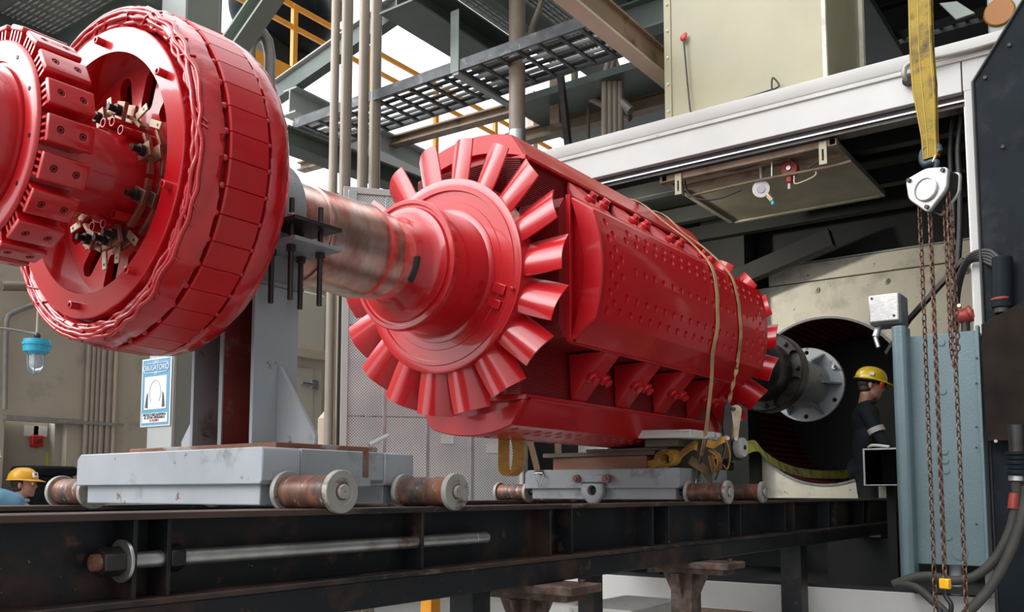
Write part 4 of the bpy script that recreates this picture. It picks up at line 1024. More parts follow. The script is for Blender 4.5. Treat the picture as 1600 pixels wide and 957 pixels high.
make('upper_pipe', B().cyl(q+Vector((0,0,.05)), q+Vector((0,0,.20)), .040, 18), 'darksteel', cp)
wire('grey_hose', [at(1588,746,X=5.6), at(1588,785,X=5.6), at(1578,830,X=5.58), at(1556,872,X=5.55), at(1525,900,X=5.52), at(1490,908,X=5.5), at(1455,901,X=5.5), at(1425,904,X=5.5), at(1396,914,X=5.5)], .026, 'hose', 'dark grey hose curving down from the threaded coupling to the sill', 'hose', seg=12)
make('hose_band', B().cyl(at(1586,772,X=5.6), at(1583,796,X=5.59), .0285, 18), 'redpaint', label='red band round the dark grey hose below the coupling', cat='band')
wire('grey_hose', [at(1606,760,X=5.5), at(1600,800,X=5.5), at(1580,860,X=5.48), at(1550,915,X=5.45), at(1515,955,X=5.4), at(1480,990,X=5.4)], .027, 'hose', 'dark grey hose sweeping to the bottom edge, rightmost one', 'hose', seg=12)
wire('grey_hose', [at(1400,912,X=5.5), at(1430,918,X=5.48), at(1458,940,X=5.46), at(1480,962,X=5.44), at(1500,1000,X=5.42)], .023, 'hose', 'dark grey hose running forward below the left end of the sill', 'hose', seg=12)
wire('grey_hose', [at(1597,700,X=5.42), at(1604,780,X=5.42), at(1592,850,X=5.42), at(1565,930,X=5.42), at(1545,985,X=5.4)], .024, 'hose', 'dark hose hanging down along the black door leaf behind the rightmost hose', 'hose', seg=12) if False else None

# --- chain hoist on a yellow sling
HX = 4.2; hp = at(1459,300,X=HX); n = Vector((-.94,.34,0)); u = Vector((-.34,-.94,0)); v3 = Vector((0,0,1))
ho = thing('chain_hoist', 'cast aluminium chain hoist hanging by its hook from the yellow sling', 'hoist', hp-Vector((0,0,.09)))
def hl(p, q, d=0): return hp+u*p+v3*q+n*d
def plate2(poly, d0, d1): return B().loft([[hl(p, q, d) for p, q in poly] for d in (d0, d1)])
def rounded(P, r, k=5):
    out = []; m = len(P)
    for i in range(m):
        a, c, e = Vector(P[i-1]), Vector(P[i]), Vector(P[(i+1) % m])
        p, q = c+(a-c).normalized()*r, c+(e-c).normalized()*r
        for j in range(k+1):
            t = j/k; out.append(tuple(p*(1-t)**2+c*2*t*(1-t)+q*t*t))
    return out
body = rounded([(-.098,.072),(0,.096),(.098,.072),(.088,-.02),(0,-.105),(-.088,-.02)], .022)
make('gear_cover', plate2(body, .030, .055), 'alu', ho, bevel=.006, seg=3)
make('frame', plate2([(p*.93, q*.93) for p, q in body], -.045, .031), 'darksteel', ho, bevel=.004)
make('back_cover', plate2([(p*.98, q*.98) for p, q in body], -.065, -.045), 'alu', ho, bevel=.005)
b = B(); rings = []
for (r, d) in ((.052,.054),(.052,.066),(.047,.069),(.045,.062),(.0,.062)):
    rings.append([hl(max(r,.001)*cos(2*PI*i/36), max(r,.001)*sin(2*PI*i/36), d) for i in range(36)])
make('round_boss', b.loft(rings, True, True), 'alu', ho, smooth=40)
for p, q in ((-.078,.062),(.078,.062),(0,-.078)): make('cover_bolt', B().hexhead(hl(p,q,.053), hl(p,q,.066), .0105), 'darksteel', ho, bevel=.001)
hk = spline([hl(.012,.098), hl(.02,.125), hl(.0,.135), hl(-.035,.135), hl(-.045,.165), hl(-.035,.195), hl(-.005,.205), hl(.028,.195), hl(.038,.170)], 6)
rr = [.011+.006*sin(PI*i/(len(hk)-1)) for i in range(len(hk))]
make('top_hook', B().tube(hk, rr, 10), mat('blue_black_hook', (.02,.035,.05), .45), ho, smooth=60)
make('safety_latch', B().cyl(hl(.008,.130,.01), hl(.034,.185,.006), .0055, 8), 'brass', ho)
def chain(pts, pitch, L, W, r, name, m, parent, label=None):
    P = [Vector(p) for p in pts]; b = B(); seglen = [(q-p).length for p, q in zip(P, P[1:])]; tot = sum(seglen); k = 0; s = 0
    while s < tot:
        d = s; i = 0
        while i < len(seglen)-1 and d > seglen[i]: d -= seglen[i]; i += 1
        c = P[i]+(P[i+1]-P[i])*(d/seglen[i]); t = (P[i+1]-P[i]).normalized()
        side = t.cross(n).normalized() if abs(t.dot(n)) < .9 else t.cross(v3).normalized(); nn = t.cross(side)
        w = (side+nn*.35).normalized() if k % 2 == 0 else (nn-side*.35).normalized()
        ring = []; h = (L-W)/2; R = W/2-r
        for j in range(5): a = PI*j/4; ring.append(c+t*(h+R*sin(a))+w*(R*cos(a)))
        for j in range(5): a = PI+PI*j/4; ring.append(c+t*(-h+R*sin(a))+w*(R*cos(a)))
        b.tube(ring, r, 5, closed=True); s += pitch; k += 1
    return make(name, b, m, parent, smooth=60, label=label, kind='stuff')
ZB = FLOOR+.02
chain([hl(-.062,-.062,.01), hl(-.062,-.6,.01), Vector((*hl(-.064,0,.01).xy, ZB))], .0285, .040, .024, .0034, 'hand_chain', 'rustchain', ho)
chain([hl(.040,-.075,-.01), hl(.042,-.70,-.01), hl(.052,-.765,-.01), hl(.066,-.70,-.02), hl(.064,-.10,-.02)], .0255, .036, .022, .0034, 'slack_chain', 'rustchain', ho)
chain([hl(.075,-.040,.02), hl(.076,-.8,.02), Vector((*hl(.078,0,.02).xy, ZB))], .0285, .040, .024, .0034, 'hand_chain', 'rustchain', ho)
hz_ = at(1468,905,X=HX).z-hp.z
chain([hl(-.022,-.090), hl(-.022,-.6), hl(-.022,hz_)], .026, .037, .025, .0045, 'load_chain', 'rustchain', ho)
lh = hl(-.022, hz_-.02)
make('hook_block', B().obox(lh, u*.022, v3*.022, n*.014), 'hatyellow', ho, bevel=.006, label='yellow hook block')
hk = spline([lh-v3*.02, lh-v3*.05+u*.0, lh-v3*.085+u*.022, lh-v3*.125+u*.015, lh-v3*.135-u*.012, lh-v3*.11-u*.030], 6)
make('load_hook', B().tube(hk, .010, 10), 'blackbolt', ho, smooth=60)
sl = thing('yellow_sling', 'worn yellow webbing sling folded over the hoist hook', 'sling', hl(0,.15))
b = B(); pts = [hl(-.004,.152,0), hl(-.005,.26,.004), hl(-.012,.40,.006), hl(-.020,.55,.006), hl(-.024,.70,.004), hl(-.022,1.0,0), hl(-.02,1.6,0), hl(-.02,2.2,0)]
S = spline(pts, 8); W = []
for p in S:
    z = p.z-hp.z; w = .034+(.053-.034)*min(1, max(0, (z-.25)/.22)); W.append(u*w)
make('front_ply', b.ribbon([p+n*.010 for p in S], W, .006), 'slingyellow', sl, smooth=60)
make('back_ply', B().ribbon([p-n*.012 for p in S], [w*.96+n*.004 for w in W], .006), 'slingyellow', sl, smooth=60)
make('stitching', B().ribbon([p+n*.0145-u*.006 for p in S], [u*.0013]*len(S), .002).ribbon([p+n*.0145+w*.86 for p, w in zip(S, W)], [u*.0013]*len(S), .002).ribbon([p+n*.0145-w*.86 for p, w in zip(S, W)], [u*.0013]*len(S), .002), mat('stitch_thread', (.45,.33,.06), .7), sl, smooth=60)
gb = B(); gb.ibeam(hl(-.8,2.31,0), hl(1.6,2.31,0), .2, .22)
make('crane_beam', gb, 'brownsteel', label='brown overhead beam carrying the yellow sling, above the frame', cat='beam')
wire('lime_sling', [(4.99,2.04,.20), at(1175,698,X=5.2), at(1192,712,X=5.6), at(1225,731,X=6.4), at(1265,741,X=7.2), at(1310,742,X=8.0), at(1340,738,X=8.42), at(1358,732,X=8.5)], .01, 'slinggreen', 'x', 'sling')
o = bpy.data.objects['lime_sling']; bpy.data.objects.remove(o)
S = spline([(5.06,2.075,.207), at(1178,697,X=5.3), at(1196,713,X=5.7), at(1225,731,X=6.4), at(1265,741,X=7.2), at(1310,742,X=8.0), at(1340,738,X=8.44), at(1356,733,X=8.50)], 8)
make('lime_sling', B().ribbon(S, [Vector((.0,.012,.034+.0*i)) for i in range(len(S))], .006), 'slinggreen', smooth=60, label='soiled lime webbing sling trailing from the trolley wheel into the bore', cat='sling')

# added fill lamp, hidden behind the rotor, brightening the back wall
wl = thing('added_fill_lamp', 'small added fill lamp under the enclosure ceiling beside the left frame, out of view', 'lamp', (6.35, 3.75, 2.05))
make('fill_lamp_head', B().box(6.28, 6.36, 3.62, 3.88, 2.05, 2.21), 'darksteel', wl, bevel=.01)
make('fill_lamp_bracket', B().box(6.30, 6.33, 3.73, 3.77, 2.21, ZT-.11), 'darksteel', wl)
make('fill_lamp_window', B().box(6.36, 6.366, 3.64, 3.86, 2.07, 2.19), mat('fill_lamp_window', (.9,.88,.8), .3, emit=((1,.94,.82), 6)), wl)
al = bpy.data.lights.new('added_fill_light', 'AREA'); al.shape = 'RECTANGLE'; al.size = .22; al.size_y = .12; al.energy = 55; al.color = (1, .93, .80)  # added fill light, as daylight alone leaves the back wall dark
ao = bpy.data.objects.new('added_fill_light', al); COL.objects.link(ao); ao.location = (6.38, 3.75, 2.13)
ao.rotation_euler = Vector((.80, -.56, -.22)).to_track_quat('-Z', 'Y').to_euler()
# ================================================================== BACKGROUND: LEFT WALL, STEELWORK, SIGN, LAMP
YW = 9.4
WT = at(490,449,Y=YW).z
dl, dr_, dtop = at(8,650,Y=YW).x, at(106,650,Y=YW).x, at(55,656,Y=YW).z
struct('wall_left', B().box(-4, dl, YW, YW+.12, FLOOR, WT).box(dr_, 14, YW, YW+.12, FLOOR, WT).box(dl, dr_, YW, YW+.12, dtop, WT), 'beige')
struct('door_1', B().box(dl, dr_, YW+.22, YW+.26, FLOOR, dtop), 'beigedoor')
struct('trim_30', B().box(dl-.02, dr_+.45, YW-.05, YW+.0, dtop-.03, dtop+.03), 'conduitgrey', bevel=.004)
struct('trim_31', B().box(dr_-.08, dr_+.0, YW+.10, YW+.22, FLOOR, dtop), 'beigedoor')
struct('trim_32', B().box(dl, dl+.05, YW+.10, YW+.22, FLOOR, dtop), 'beigedoor')
xq = at(135,600,Y=YW).x
struct('trim_33', B().box(xq-.40, xq-.37, YW-.012, YW, dtop+.03, WT), 'conduitgrey') if False else None
struct('trim_34', B().box(-4, 14, YW-.03, YW+.14, WT, WT+.10), 'brownsteel')
p = at(55,690,Y=YW+.22)
cpt = thing('fire_call_point', 'red fire call point on the beige door in the left wall', 'alarm', p-Vector((0,0,.09)))
make('case', B().box(p.x-.062,p.x+.062,YW+.155,YW+.22,p.z-.062,p.z+.062), 'redbutton', cpt, bevel=.015)
make('button', B().cyl((p.x,YW+.156,p.z),(p.x,YW+.14,p.z),.03,18), mat('dark_red_button', (.20,.02,.02), .4), cpt, bevel=.005)
for i, u in enumerate((49, 63)):
    q = at(u,674,Y=YW+.21); make('notice_plate', B().box(q.x-.07,q.x+.07,YW+.205,YW+.22,q.z-.055,q.z+.055), 'signwhite', label='small white notice above the red call point, '+('left one','right one')[i], cat='notice')
q = at(91,723,Y=YW+.21); make('warning_notice', B().box(q.x-.13,q.x+.13,YW+.205,YW+.22,q.z-.12,q.z+.10), 'yellowsign', label='yellow warning notice low on the beige door', cat='notice')
q0, q1 = at(30,728,Y=9.1), at(108,790,Y=9.1)
dk_ = thing('dark_case', 'large dark case standing by the beige door behind the man in the yellow hat', 'case', ((q0.x+q1.x)/2, 9.1, FLOOR))
make('lid', B().box(q0.x, q1.x, 8.95, 9.3, q0.z-.10, q0.z), 'blackpanel', dk_, bevel=.03)
make('body', B().box(q0.x+.03, q1.x-.03, 8.97, 9.28, FLOOR, q0.z-.10), 'blackpanel', dk_, bevel=.02)
# conduits down the left wall
for i, u in enumerate((137,144.5,152,160,170,179)):
    x = at(u,600,Y=YW-.06).x
    make('wall_conduit', B().cyl((x,YW-.06,FLOOR),(x,YW-.06,WT-.02),.026 if i not in (3,4) else .034,12), 'conduit' if i != 5 else 'tan', label='%s of the six vertical conduits on the beige left wall' % ('leftmost','second','third','fourth','fifth','rightmost')[i], cat='conduit', group='vertical conduits on the left wall')
struct('trim_35', B().box(at(82,660,Y=YW).x, at(186,660,Y=YW).x, YW-.105, YW-.095, at(135,662,Y=YW).z-.016, at(135,662,Y=YW).z+.016), 'conduitgrey')
# hanging lamp
lp = at(57,555,Y=5.6); X_, Y_, Z_ = lp
lm = thing('hanging_lamp', 'turquoise bulkhead lamp with a glass globe hanging from a thin conduit', 'lamp', (X_, Y_, Z_-.13))
def zl(prof, cx, cy, n=32):
    return B().loft([[(cx+r*cos(2*PI*i/n), cy+r*sin(2*PI*i/n), z) for i in range(n)] for z, r in prof])
s_ = .0041
make('cap', zl([(Z_+.078,.02),(Z_+.092,.05),(Z_+.094,.076),(Z_+.076,.078),(Z_+.074,.083),(Z_+.058,.083),(Z_+.056,.077),(Z_+.018,.075),(Z_+.010,.060),(Z_+.004,.052)], X_, Y_), 'lampblue', lm, smooth=30)
make('globe', zl([(Z_+.006,.041),(Z_-.06,.041),(Z_-.085,.036),(Z_-.105,.020),(Z_-.110,.002)], X_, Y_), 'glass', lm, smooth=50)
make('bulb', zl([(Z_+.01,.018),(Z_-.01,.020),(Z_-.04,.028),(Z_-.07,.022),(Z_-.08,.003)], X_, Y_, 20), 'signwhite', lm, smooth=60)
for k in range(5):
    t = 2*PI*k/5+.3; c_, d_ = cos(t), sin(t)
    make('guard_wire', B().tube([(X_+r*c_, Y_+r*d_, z) for z, r in ((Z_+.01,.047),(Z_-.06,.047),(Z_-.09,.042),(Z_-.113,.022),(Z_-.118,.004))], .0035, 6), mat('guard_paint', (.22,.40,.52), .4) if k == 0 else bpy.data.materials['guard_paint'], lm, smooth=60)
make('drop_conduit', B().cyl((X_,Y_,Z_+.09),(X_,Y_,Z_+1.75),.0105,10), 'conduit', lm)
make('joint_box', B().sphere((X_,Y_,Z_+.118), .020, 10, (1,1,1.1)), 'darksteel', lm)
wire('lamp_conduit', [at(-6,513,Y=5.62), at(20,516,Y=5.62), at(45,521,Y=5.62), at(58,522,Y=5.6)], .008, 'conduitgrey', 'thin conduit running from the left edge to the hanging lamp', 'conduit', n=3)
wire('wall_pipe', [at(7,640,Y=YW-.08), at(9,520,Y=YW-.08), at(11,500,Y=YW-.08), at(18,490,Y=YW-.08), at(60,474,Y=YW-.08), at(110,462,Y=YW-.08)], .028, 'conduitgrey', 'bent grey pipe along the upper left wall above the lamp', 'pipe', n=5)
wire('wall_pipe', [at(2,447,Y=YW-.2), at(60,448,Y=YW-.2), at(180,452,Y=YW-.2)], .05, 'brownpipe', 'thick brown pipe high on the left wall behind the wheels', 'pipe', n=2)

# cream service panels seen between the support column and the perforated door
a0, a1 = at(462,500,Y=YW-.3), at(508,500,Y=YW-.3)
sv = thing('service_cabinet', 'cream service cabinet on the wall right of the grey support column', 'cabinet', ((a0.x+a1.x)/2, YW-.15, FLOOR))
zt, zm, zs = at(490,458,Y=YW-.3).z, at(490,548,Y=YW-.3).z, at(490,562,Y=YW-.3).z
make('upper_panel', B().box(a0.x-.5,a1.x,YW-.30,YW,zm,zt), 'creamlight', sv, bevel=.02)
make('ledge', B().box(a0.x-.5,a1.x+.03,YW-.36,YW,zs,zm), 'tan', sv, bevel=.005)
make('lower_panel', B().box(a0.x-.5,a1.x+.02,YW-.24,YW,FLOOR,zs), 'creamlight', sv, bevel=.005)
b0, b1 = at(460,573,Y=YW-.25), at(487,690,Y=YW-.25)
make('cabinet_door', B().box(b0.x-.3,b1.x,YW-.265,YW-.24,b1.z-.4,b0.z), 'creamlight', sv, bevel=.006)
q = at(488,601,Y=YW-.27)
make('latch', B().box(q.x-.20,q.x+.02,YW-.30,YW-.265,q.z-.02,q.z+.02), 'galv', sv, bevel=.006)
make('latch_plate', B().box(q.x-.02,q.x+.10,YW-.285,YW-.24,q.z-.07,q.z+.07), 'galv', sv, bevel=.006)

# ---- perforated door leaf of the enclosure, swung open
hx = Vector((6.0, 4.22, 0)); dv = Vector((-.77, .64, 0)).normalized(); DL = 1.46; nv = Vector((-.64,-.77,0)).normalized()
ZD0, ZD1 = ZS, 2.40
pd = thing('perforated_door', 'open enclosure door leaf of pale perforated sheet standing behind the fan', 'door', hx+dv*DL/2+Vector((0,0,ZD0)))
def pq(s, z, d=0): return hx+dv*s+Vector((0,0,z))+nv*d
def pbox(s0, s1, z0, z1, d0, d1): return B().hexa([pq(s0,z0,d0),pq(s1,z0,d0),pq(s1,z0,d1),pq(s0,z0,d1),pq(s0,z1,d0),pq(s1,z1,d0),pq(s1,z1,d1),pq(s0,z1,d1)])
fwid = .055
ang = math.atan2(dv.y, dv.x)
def sheet(s0, s1, z0, z1):      # own object turned with the leaf so that the punched pattern lies in its plane
    b = B().box(s0, s1, -.006, .006, z0, z1); bm = b.bm
    me = bpy.data.meshes.new('perforated_sheet'); bm.to_mesh(me); bm.free(); me.materials.append(M['perfo'])
    o = bpy.data.objects.new('perforated_sheet', me); COL.objects.link(o); o.parent = pd; o.location = hx-wloc(pd)+nv*.006; o.rotation_euler = (0,0,ang); return o
zj = [ZD0+.05, at(620,656,X=5.4).z, at(560,515,X=5.1).z, ZD1-.05]
for z0, z1 in zip(zj, zj[1:]): sheet(fwid, DL-fwid, z0+.005, z1-.005)
make('frame_bar', pbox(DL-fwid, DL, ZD0, ZD1, -.03, .03), 'white', pd, bevel=.004)
make('frame_bar', pbox(0, fwid*.4, ZD0, ZD1, -.03, .03), 'white', pd, bevel=.004)
make('frame_bar', pbox(fwid*.4, DL-fwid, ZD1-.05, ZD1, -.03, .03), 'white', pd, bevel=.004)
make('frame_bar', pbox(fwid*.4, DL-fwid, ZD0, ZD0+.05, -.03, .03), 'white', pd, bevel=.004)
for s in (.42, .78, 1.12): make('stiffening_rib', pbox(s-.012, s+.012, ZD0+.05, ZD1-.05, .0, .016), 'galv', pd, bevel=.002)
make('edge_seal', pbox(DL, DL+.022, ZD0, ZD1-.2, -.035, .02), 'rubber', pd)
make('hinge_plate', pbox(DL-fwid-.05, DL-fwid+.02, ZD1-.16, ZD1-.03, .012, .035), 'galv', pd, bevel=.004)
make('hinge_strap', pbox(DL-fwid-.015, DL-fwid+.005, ZD1-.38, ZD1-.14, .012, .03), 'galv', pd, bevel=.004)
for s, z in ((.25,.35),(.62,.42),(1.02,.95)):
    make('label_plate', pbox(s-.05, s+.05, z-.035, z+.035, .012, .016), 'whitedull', pd)
# white enclosure parts seen beneath the rotor right of the door
struct('trim_36', B().box(6.9, 6.95, 3.95, 4.25, ZF, 1.2), 'whitedull')

# ---- column with the sign
c0 = at(290,10,Y=5.0); cx, cy = c0.x, 5.0
col_ = thing('steel_column', 'tall grey-green steel column behind the big red wheel', 'column', (cx+.13, cy+.13, FLOOR))
make('front_flange', B().box(cx, cx+.022, cy, cy+.265, FLOOR, 5.5), 'greenpale', col_, bevel=.003)
make('rear_flange', B().box(cx+.255, cx+.277, cy, cy+.265, FLOOR, 5.5), 'green', col_, bevel=.003)
make('web_plate', B().box(cx+.022, cx+.255, cy+.004, cy+.018, FLOOR, 5.5), 'green', col_)
make('foot_plate', B().box(cx-.08, cx+.36, cy-.08, cy+.34, FLOOR, FLOOR+.03), 'green', col_)
b0 = at(268,556,X=cx-.012); b1 = at(222,562,X=cx-.012); b2 = at(222,668,X=cx-.012)
sy0, sy1, sz0, sz1 = b0.y, b1.y, b2.z, b0.z
sg = thing('safety_sign', 'blue and white hearing-protection sign hanging on the grey-green column', 'sign', (cx-.01, (sy0+sy1)/2, sz0))
xs_ = cx-.004; SW, SH = sy1-sy0, sz1-sz0
def sbox(a, b_, c, d, x0): return B().box(x0-.003, x0, sy1-b_*SW, sy1-a*SW, sz1-d*SH, sz1-c*SH)
make('board', B().box(xs_-.005, xs_-.001, sy0, sy1, sz0, sz1), 'signwhite', sg, bevel=.001)
make('blue_field', sbox(.04,.96,.02,.98,xs_-.004), 'signblue', sg)
make('picture_field', sbox(.13,.87,.27,.75,xs_-.006), 'signwhite', sg)
make('text_field', sbox(.08,.92,.805,.945,xs_-.006), 'signwhite', sg)
def stext(body, size, cxn, czn, m, name='lettering', sx=1., extr=.0008):
    cu = bpy.data.curves.new('lettering', 'FONT'); cu.body = body; cu.size = size; cu.align_x = 'CENTER'; cu.align_y = 'CENTER'; cu.extrude = extr
    o = bpy.data.objects.new('tmp', cu); COL.objects.link(o); bpy.context.view_layer.update()
    me = bpy.data.meshes.new_from_object(o.evaluated_get(bpy.context.evaluated_depsgraph_get()))
    bpy.data.objects.remove(o); bpy.data.curves.remove(cu)
    b = B(); b.bm.from_mesh(me); bpy.data.meshes.remove(me)
    for v in b.bm.verts:
        x, y, z = v.co; v.co = (xs_-.0105-z, sy1-cxn*SW-x*sx, sz1-czn*SH+y)
    return make(name, b, m, sg, smooth=0)
# rounded badge round the heading
def loop_line(pts, r, name, m):
    make(name, B().tube([(xs_-.009, sy1-a*SW, sz1-c*SH) for a, c in pts], r, 6, closed=True), m, sg, smooth=60)
bd = [(.5+.40*sgn, .135) for sgn in (1,)]
pts = []
for i in range(13): t = -PI/2+PI*i/12; pts.append((.82+.10*cos(t), .145+.07*sin(t)))
for i in range(13): t = PI/2+PI*i/12; pts.append((.18+.10*cos(t), .145+.07*sin(t)))
loop_line(pts, .0022, 'badge_outline', 'signwhite')
stext('USO', .030, .5, .065, 'signwhite'); stext('OBLIGATORIO', .048, .5, .145, 'signwhite', sx=.88); stext('DE', .028, .5, .225, 'signwhite')
stext('PROTECTORES AUDITIVOS', .0235, .5, .832, 'signblack', sx=.86); stext('AL ESTAR OPERANDO', .0235, .5, .873, 'signblack', sx=.95); stext('EL EQUIPO', .020, .5, .915, 'redbutton')
hd = [(.5+.19*sin(t)*(1 if abs(t) < 1.9 else .9), .52-.19*cos(t)) for t in (rad(-128+256*i/24) for i in range(25))]
make('headband_line', B().tube([(xs_-.009, sy1-a*SW, sz1-c*SH) for a, c in hd], .0022, 6), mat('sign_grey', (.25,.22,.20), .5), sg, smooth=60)
for s in (-1, 1):
    poly = [(.5+s*.245,.50),(.5+s*.29,.54),(.5+s*.335,.72),(.5+s*.24,.73)]
    make('ear_muff', B().loft([[(x, sy1-a*SW, sz1-c*SH) for a, c in poly] for x in (xs_-.0105, xs_-.008)]), mat('sign_dark_grey', (.09,.09,.10), .5), sg)

# ---- overhead steelwork
def beam_thing(name, p0, p1, w, h, m, label, kind='i', t=.02):
    b = B(); (b.ibeam(p0, p1, w, h, t) if kind == 'i' else b.beam(p0, p1, w, h)); return make(name, b, m, label=label, cat='beam', smooth=0)
beam_thing('diagonal_brace', at(338,112,X=4.4), at(436,-30,X=4.4), .16, .17, 'green', 'grey-green diagonal brace rising right of the tall column')
beam_thing('diagonal_brace', at(178,70,X=4.4), at(96,-40,X=4.4), .16, .20, 'greendark' if False else 'green', 'grey-green diagonal brace falling to the top of the big red wheel')
beam_thing('diagonal_brace', at(432,150,X=6.6), at(640,6,X=6.6), .12, .17, 'greendark', 'dark green brace with a pale top edge behind the four vertical pipes', kind='b')
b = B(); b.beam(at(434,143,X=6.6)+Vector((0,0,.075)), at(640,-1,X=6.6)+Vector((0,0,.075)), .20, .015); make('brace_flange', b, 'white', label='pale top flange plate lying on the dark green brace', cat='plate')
beam_thing('roof_post', at(74,70,X=4.6), at(77,-30,X=4.6), .09, .09, 'greendark', 'dark short post in front of the upper left grating', kind='b')
beam_thing('edge_beam', at(-20,85,X=4.2), at(60,-20,X=4.2), .14, .16, 'green', 'grey-green sloping beam in the upper left corner')
Zg = 3.42
def grating(name, x0, x1, y0, y1, z, label, pitch=.05, along='x', fill=.018):
    g = thing(name, label, 'platform', ((x0+x1)/2, (y0+y1)/2, z))
    b = B(); k = 0
    if along == 'x':
        y = y0
        while y < y1: b.box(x0, x1, y, y+fill, z, z+.035); y += pitch
    else:
        x = x0
        while x < x1: b.box(x, x+fill, y0, y1, z, z+.035); x += pitch
    make('bearing_bars', b, 'grating', g, smooth=0, kind='stuff')
    b = B()
    if along == 'x':
        x = x0
        while x < x1: b.box(x, x+.012, y0, y1, z+.02, z+.036); x += .12
    else:
        y = y0
        while y < y1: b.box(x0, x1, y, y+.012, z+.02, z+.036); y += .12
    make('cross_rods', b, 'grating', g, smooth=0, kind='stuff')
    return g
g = grating('grating_platform', 2.2, 3.42, 5.4, 8.6, Zg, 'grating platform overhead in the upper left corner', along='y', pitch=.036, fill=.023)
for i, x in enumerate((2.2, 2.75, 3.3)): make('support_beam', B().box(x, x+.06, 5.4, 8.6, Zg-.10, Zg), 'greendark', g)
for y in (5.38, 6.6, 7.8): make('support_beam', B().box(2.2, 3.42, y, y+.05, Zg-.14, Zg), 'greendark', g)
# main overhead platform steel
q = at(700,40,Y=5.6)
beam_thing('platform_beam', Vector((q.x-.75,5.6,q.z)), Vector((q.x+1.2,5.6,q.z)), .42, .30, 'greendark', 'wide grey-green platform beam overhead in the upper middle')
g2z = q.z+.18
g2 = grating('grating_platform', q.x-2.0, q.x+1.6, 3.9, 5.4, g2z, 'grating platform overhead above the brown pipe')
for y in (3.9, 4.9): make('support_beam', B().box(q.x-2.0, q.x+3.2, y, y+.10, g2z-.22, g2z), 'greendark', g2)
beam_thing('floor_beam', at(452,158,Y=7.8), at(720,285,Y=7.8), .22, .30, 'greenpale', 'pale grey-green floor beam behind the vertical pipes')
beam_thing('floor_beam', at(440,215,Y=7.0), at(720,320,Y=7.0), .20, .22, 'greendark', 'dark floor beam low behind the vertical pipes and the open door leaf')
beam_thing('floor_beam', at(470,262,X=8.2), at(880,150,X=8.2), .14, .12, 'brownsteel', 'brown cross beam behind the upper fan blades')
# cable tray
xt = 6.4; zt_ = at(580,152,X=xt).z; ta, tb = at(462,194,X=xt).y, at(960,5,X=xt).y; xf = at(590,205,Z=zt_-.02).x
tr = thing('cable_tray', 'dark ladder cable tray crossing overhead from the vertical pipes to the brown pipe', 'cable tray', ((xt+xf)/2, (ta+tb)/2, zt_-.08))
make('side_rail', B().box(xt-.02, xt, tb, ta, zt_-.055, zt_+.055), 'tray', tr, bevel=.003)
make('side_rail', B().box(xf, xf+.02, tb, ta, zt_-.055, zt_+.055), 'tray', tr, bevel=.003)
make('end_bar', B().box(xt-.02, xf+.02, ta, ta+.03, zt_-.05, zt_+.02), 'tray', tr)
n_ = int((ta-tb)/.22)
for i in range(n_): make('rung', B().box(xt, xf, ta-.12-.22*i, ta-.09-.22*i, zt_-.05, zt_-.025), 'tray', tr)
for i in range(6):
    x = xt+.06+(xf-xt-.12)*i/5; make('laid_cable', B().cyl((x,tb,zt_-.012),(x,ta-.05,zt_-.012),.021,8), 'rubber' if i % 2 else 'galv', tr)
qh = at(712,112,X=xt-.01); make('hanger_plate', B().box(xt-.03, xt-.022, qh.y-.05, qh.y+.05, zt_-.06, zt_+.55), 'green', tr)
q = at(1000,0,Z=zt_)
make('cross_bracket', B().box(xt-.02, xf+.25, qh.y-.04, qh.y+.03, zt_-.085, zt_-.056), 'greenpale', tr)
# vertical pipes
for i, (u, r) in enumerate(((522.5,.042),(541,.055),(568,.052),(586.5,.058))):
    q = at(u,150,Y=6.3+.02*i)
    make('vertical_pipe', B().cyl((q.x,q.y,FLOOR),(q.x,q.y,5.2),r,16), 'conduit', label='%s of the four tall beige vertical pipes' % ('leftmost','second','third','rightmost')[i], cat='pipe', group='tall beige vertical pipes')
q = at(515,560,Y=6.45); make('drain_pipe', B().tube([(q.x,q.y,FLOOR),(q.x,q.y,at(515,655,Y=6.45).z),(q.x+.03,q.y,at(515,640,Y=6.45).z),(q.x+.03,q.y,at(515,300,Y=6.45).z)], [.10,.10,.05,.05], 14), 'tan', label='tan pipe with a widened foot left of the open perforated door', cat='pipe')
q = at(808,150,Y=4.75)
bp_ = thing('brown_pipe', 'thick brown vertical pipe with a silver lower sleeve above the fan', 'pipe', (q.x, q.y, FLOOR))
zz = at(808,206,Y=4.75).z
make('pipe_run', B().cyl((q.x,q.y,zz-.02),(q.x,q.y,5.6),.077,24), 'brownpipe', bp_)
make('silver_sleeve', B().cyl((q.x,q.y,FLOOR),(q.x,q.y,zz),.081,24), 'galv', bp_)
make('sleeve_band', B().cyl((q.x,q.y,zz-.12),(q.x,q.y,zz-.10),.086,24), 'galv', bp_)
b = B().tube(spline([at(828,60,Y=4.75), at(832,40,Y=4.75), at(842,15,Y=4.75), at(850,-10,Y=4.75)],5), .028, 10); make('side_branch', b, 'brownpipe', bp_, smooth=60)
# inverted-U conduits
for i, d in enumerate((0,.10,.20)):
    a, c = at(408+9*i,130,Y=6.0), at(431,130,Y=6.0); zt2 = at(408,58-6*i,Y=6.0).z
    make('bent_conduit', B().tube([(a.x-.12,6.0+.08*i,1.4),(a.x-.12,6.0+.08*i,zt2-.1),(a.x-.08,6.0+.08*i,zt2),(a.x,6.0+.08*i,zt2+.05),(a.x+.06,6.0+.08*i,zt2),(a.x+.09,6.0+.08*i,zt2-.12),(a.x+.09,6.0+.08*i,1.4)], .045, 12), 'conduitgrey', smooth=60,
         label='%s of the grey conduits bent over behind the big red wheel' % ('nearest','middle','farthest')[i], cat='conduit', group='bent-over grey conduits')
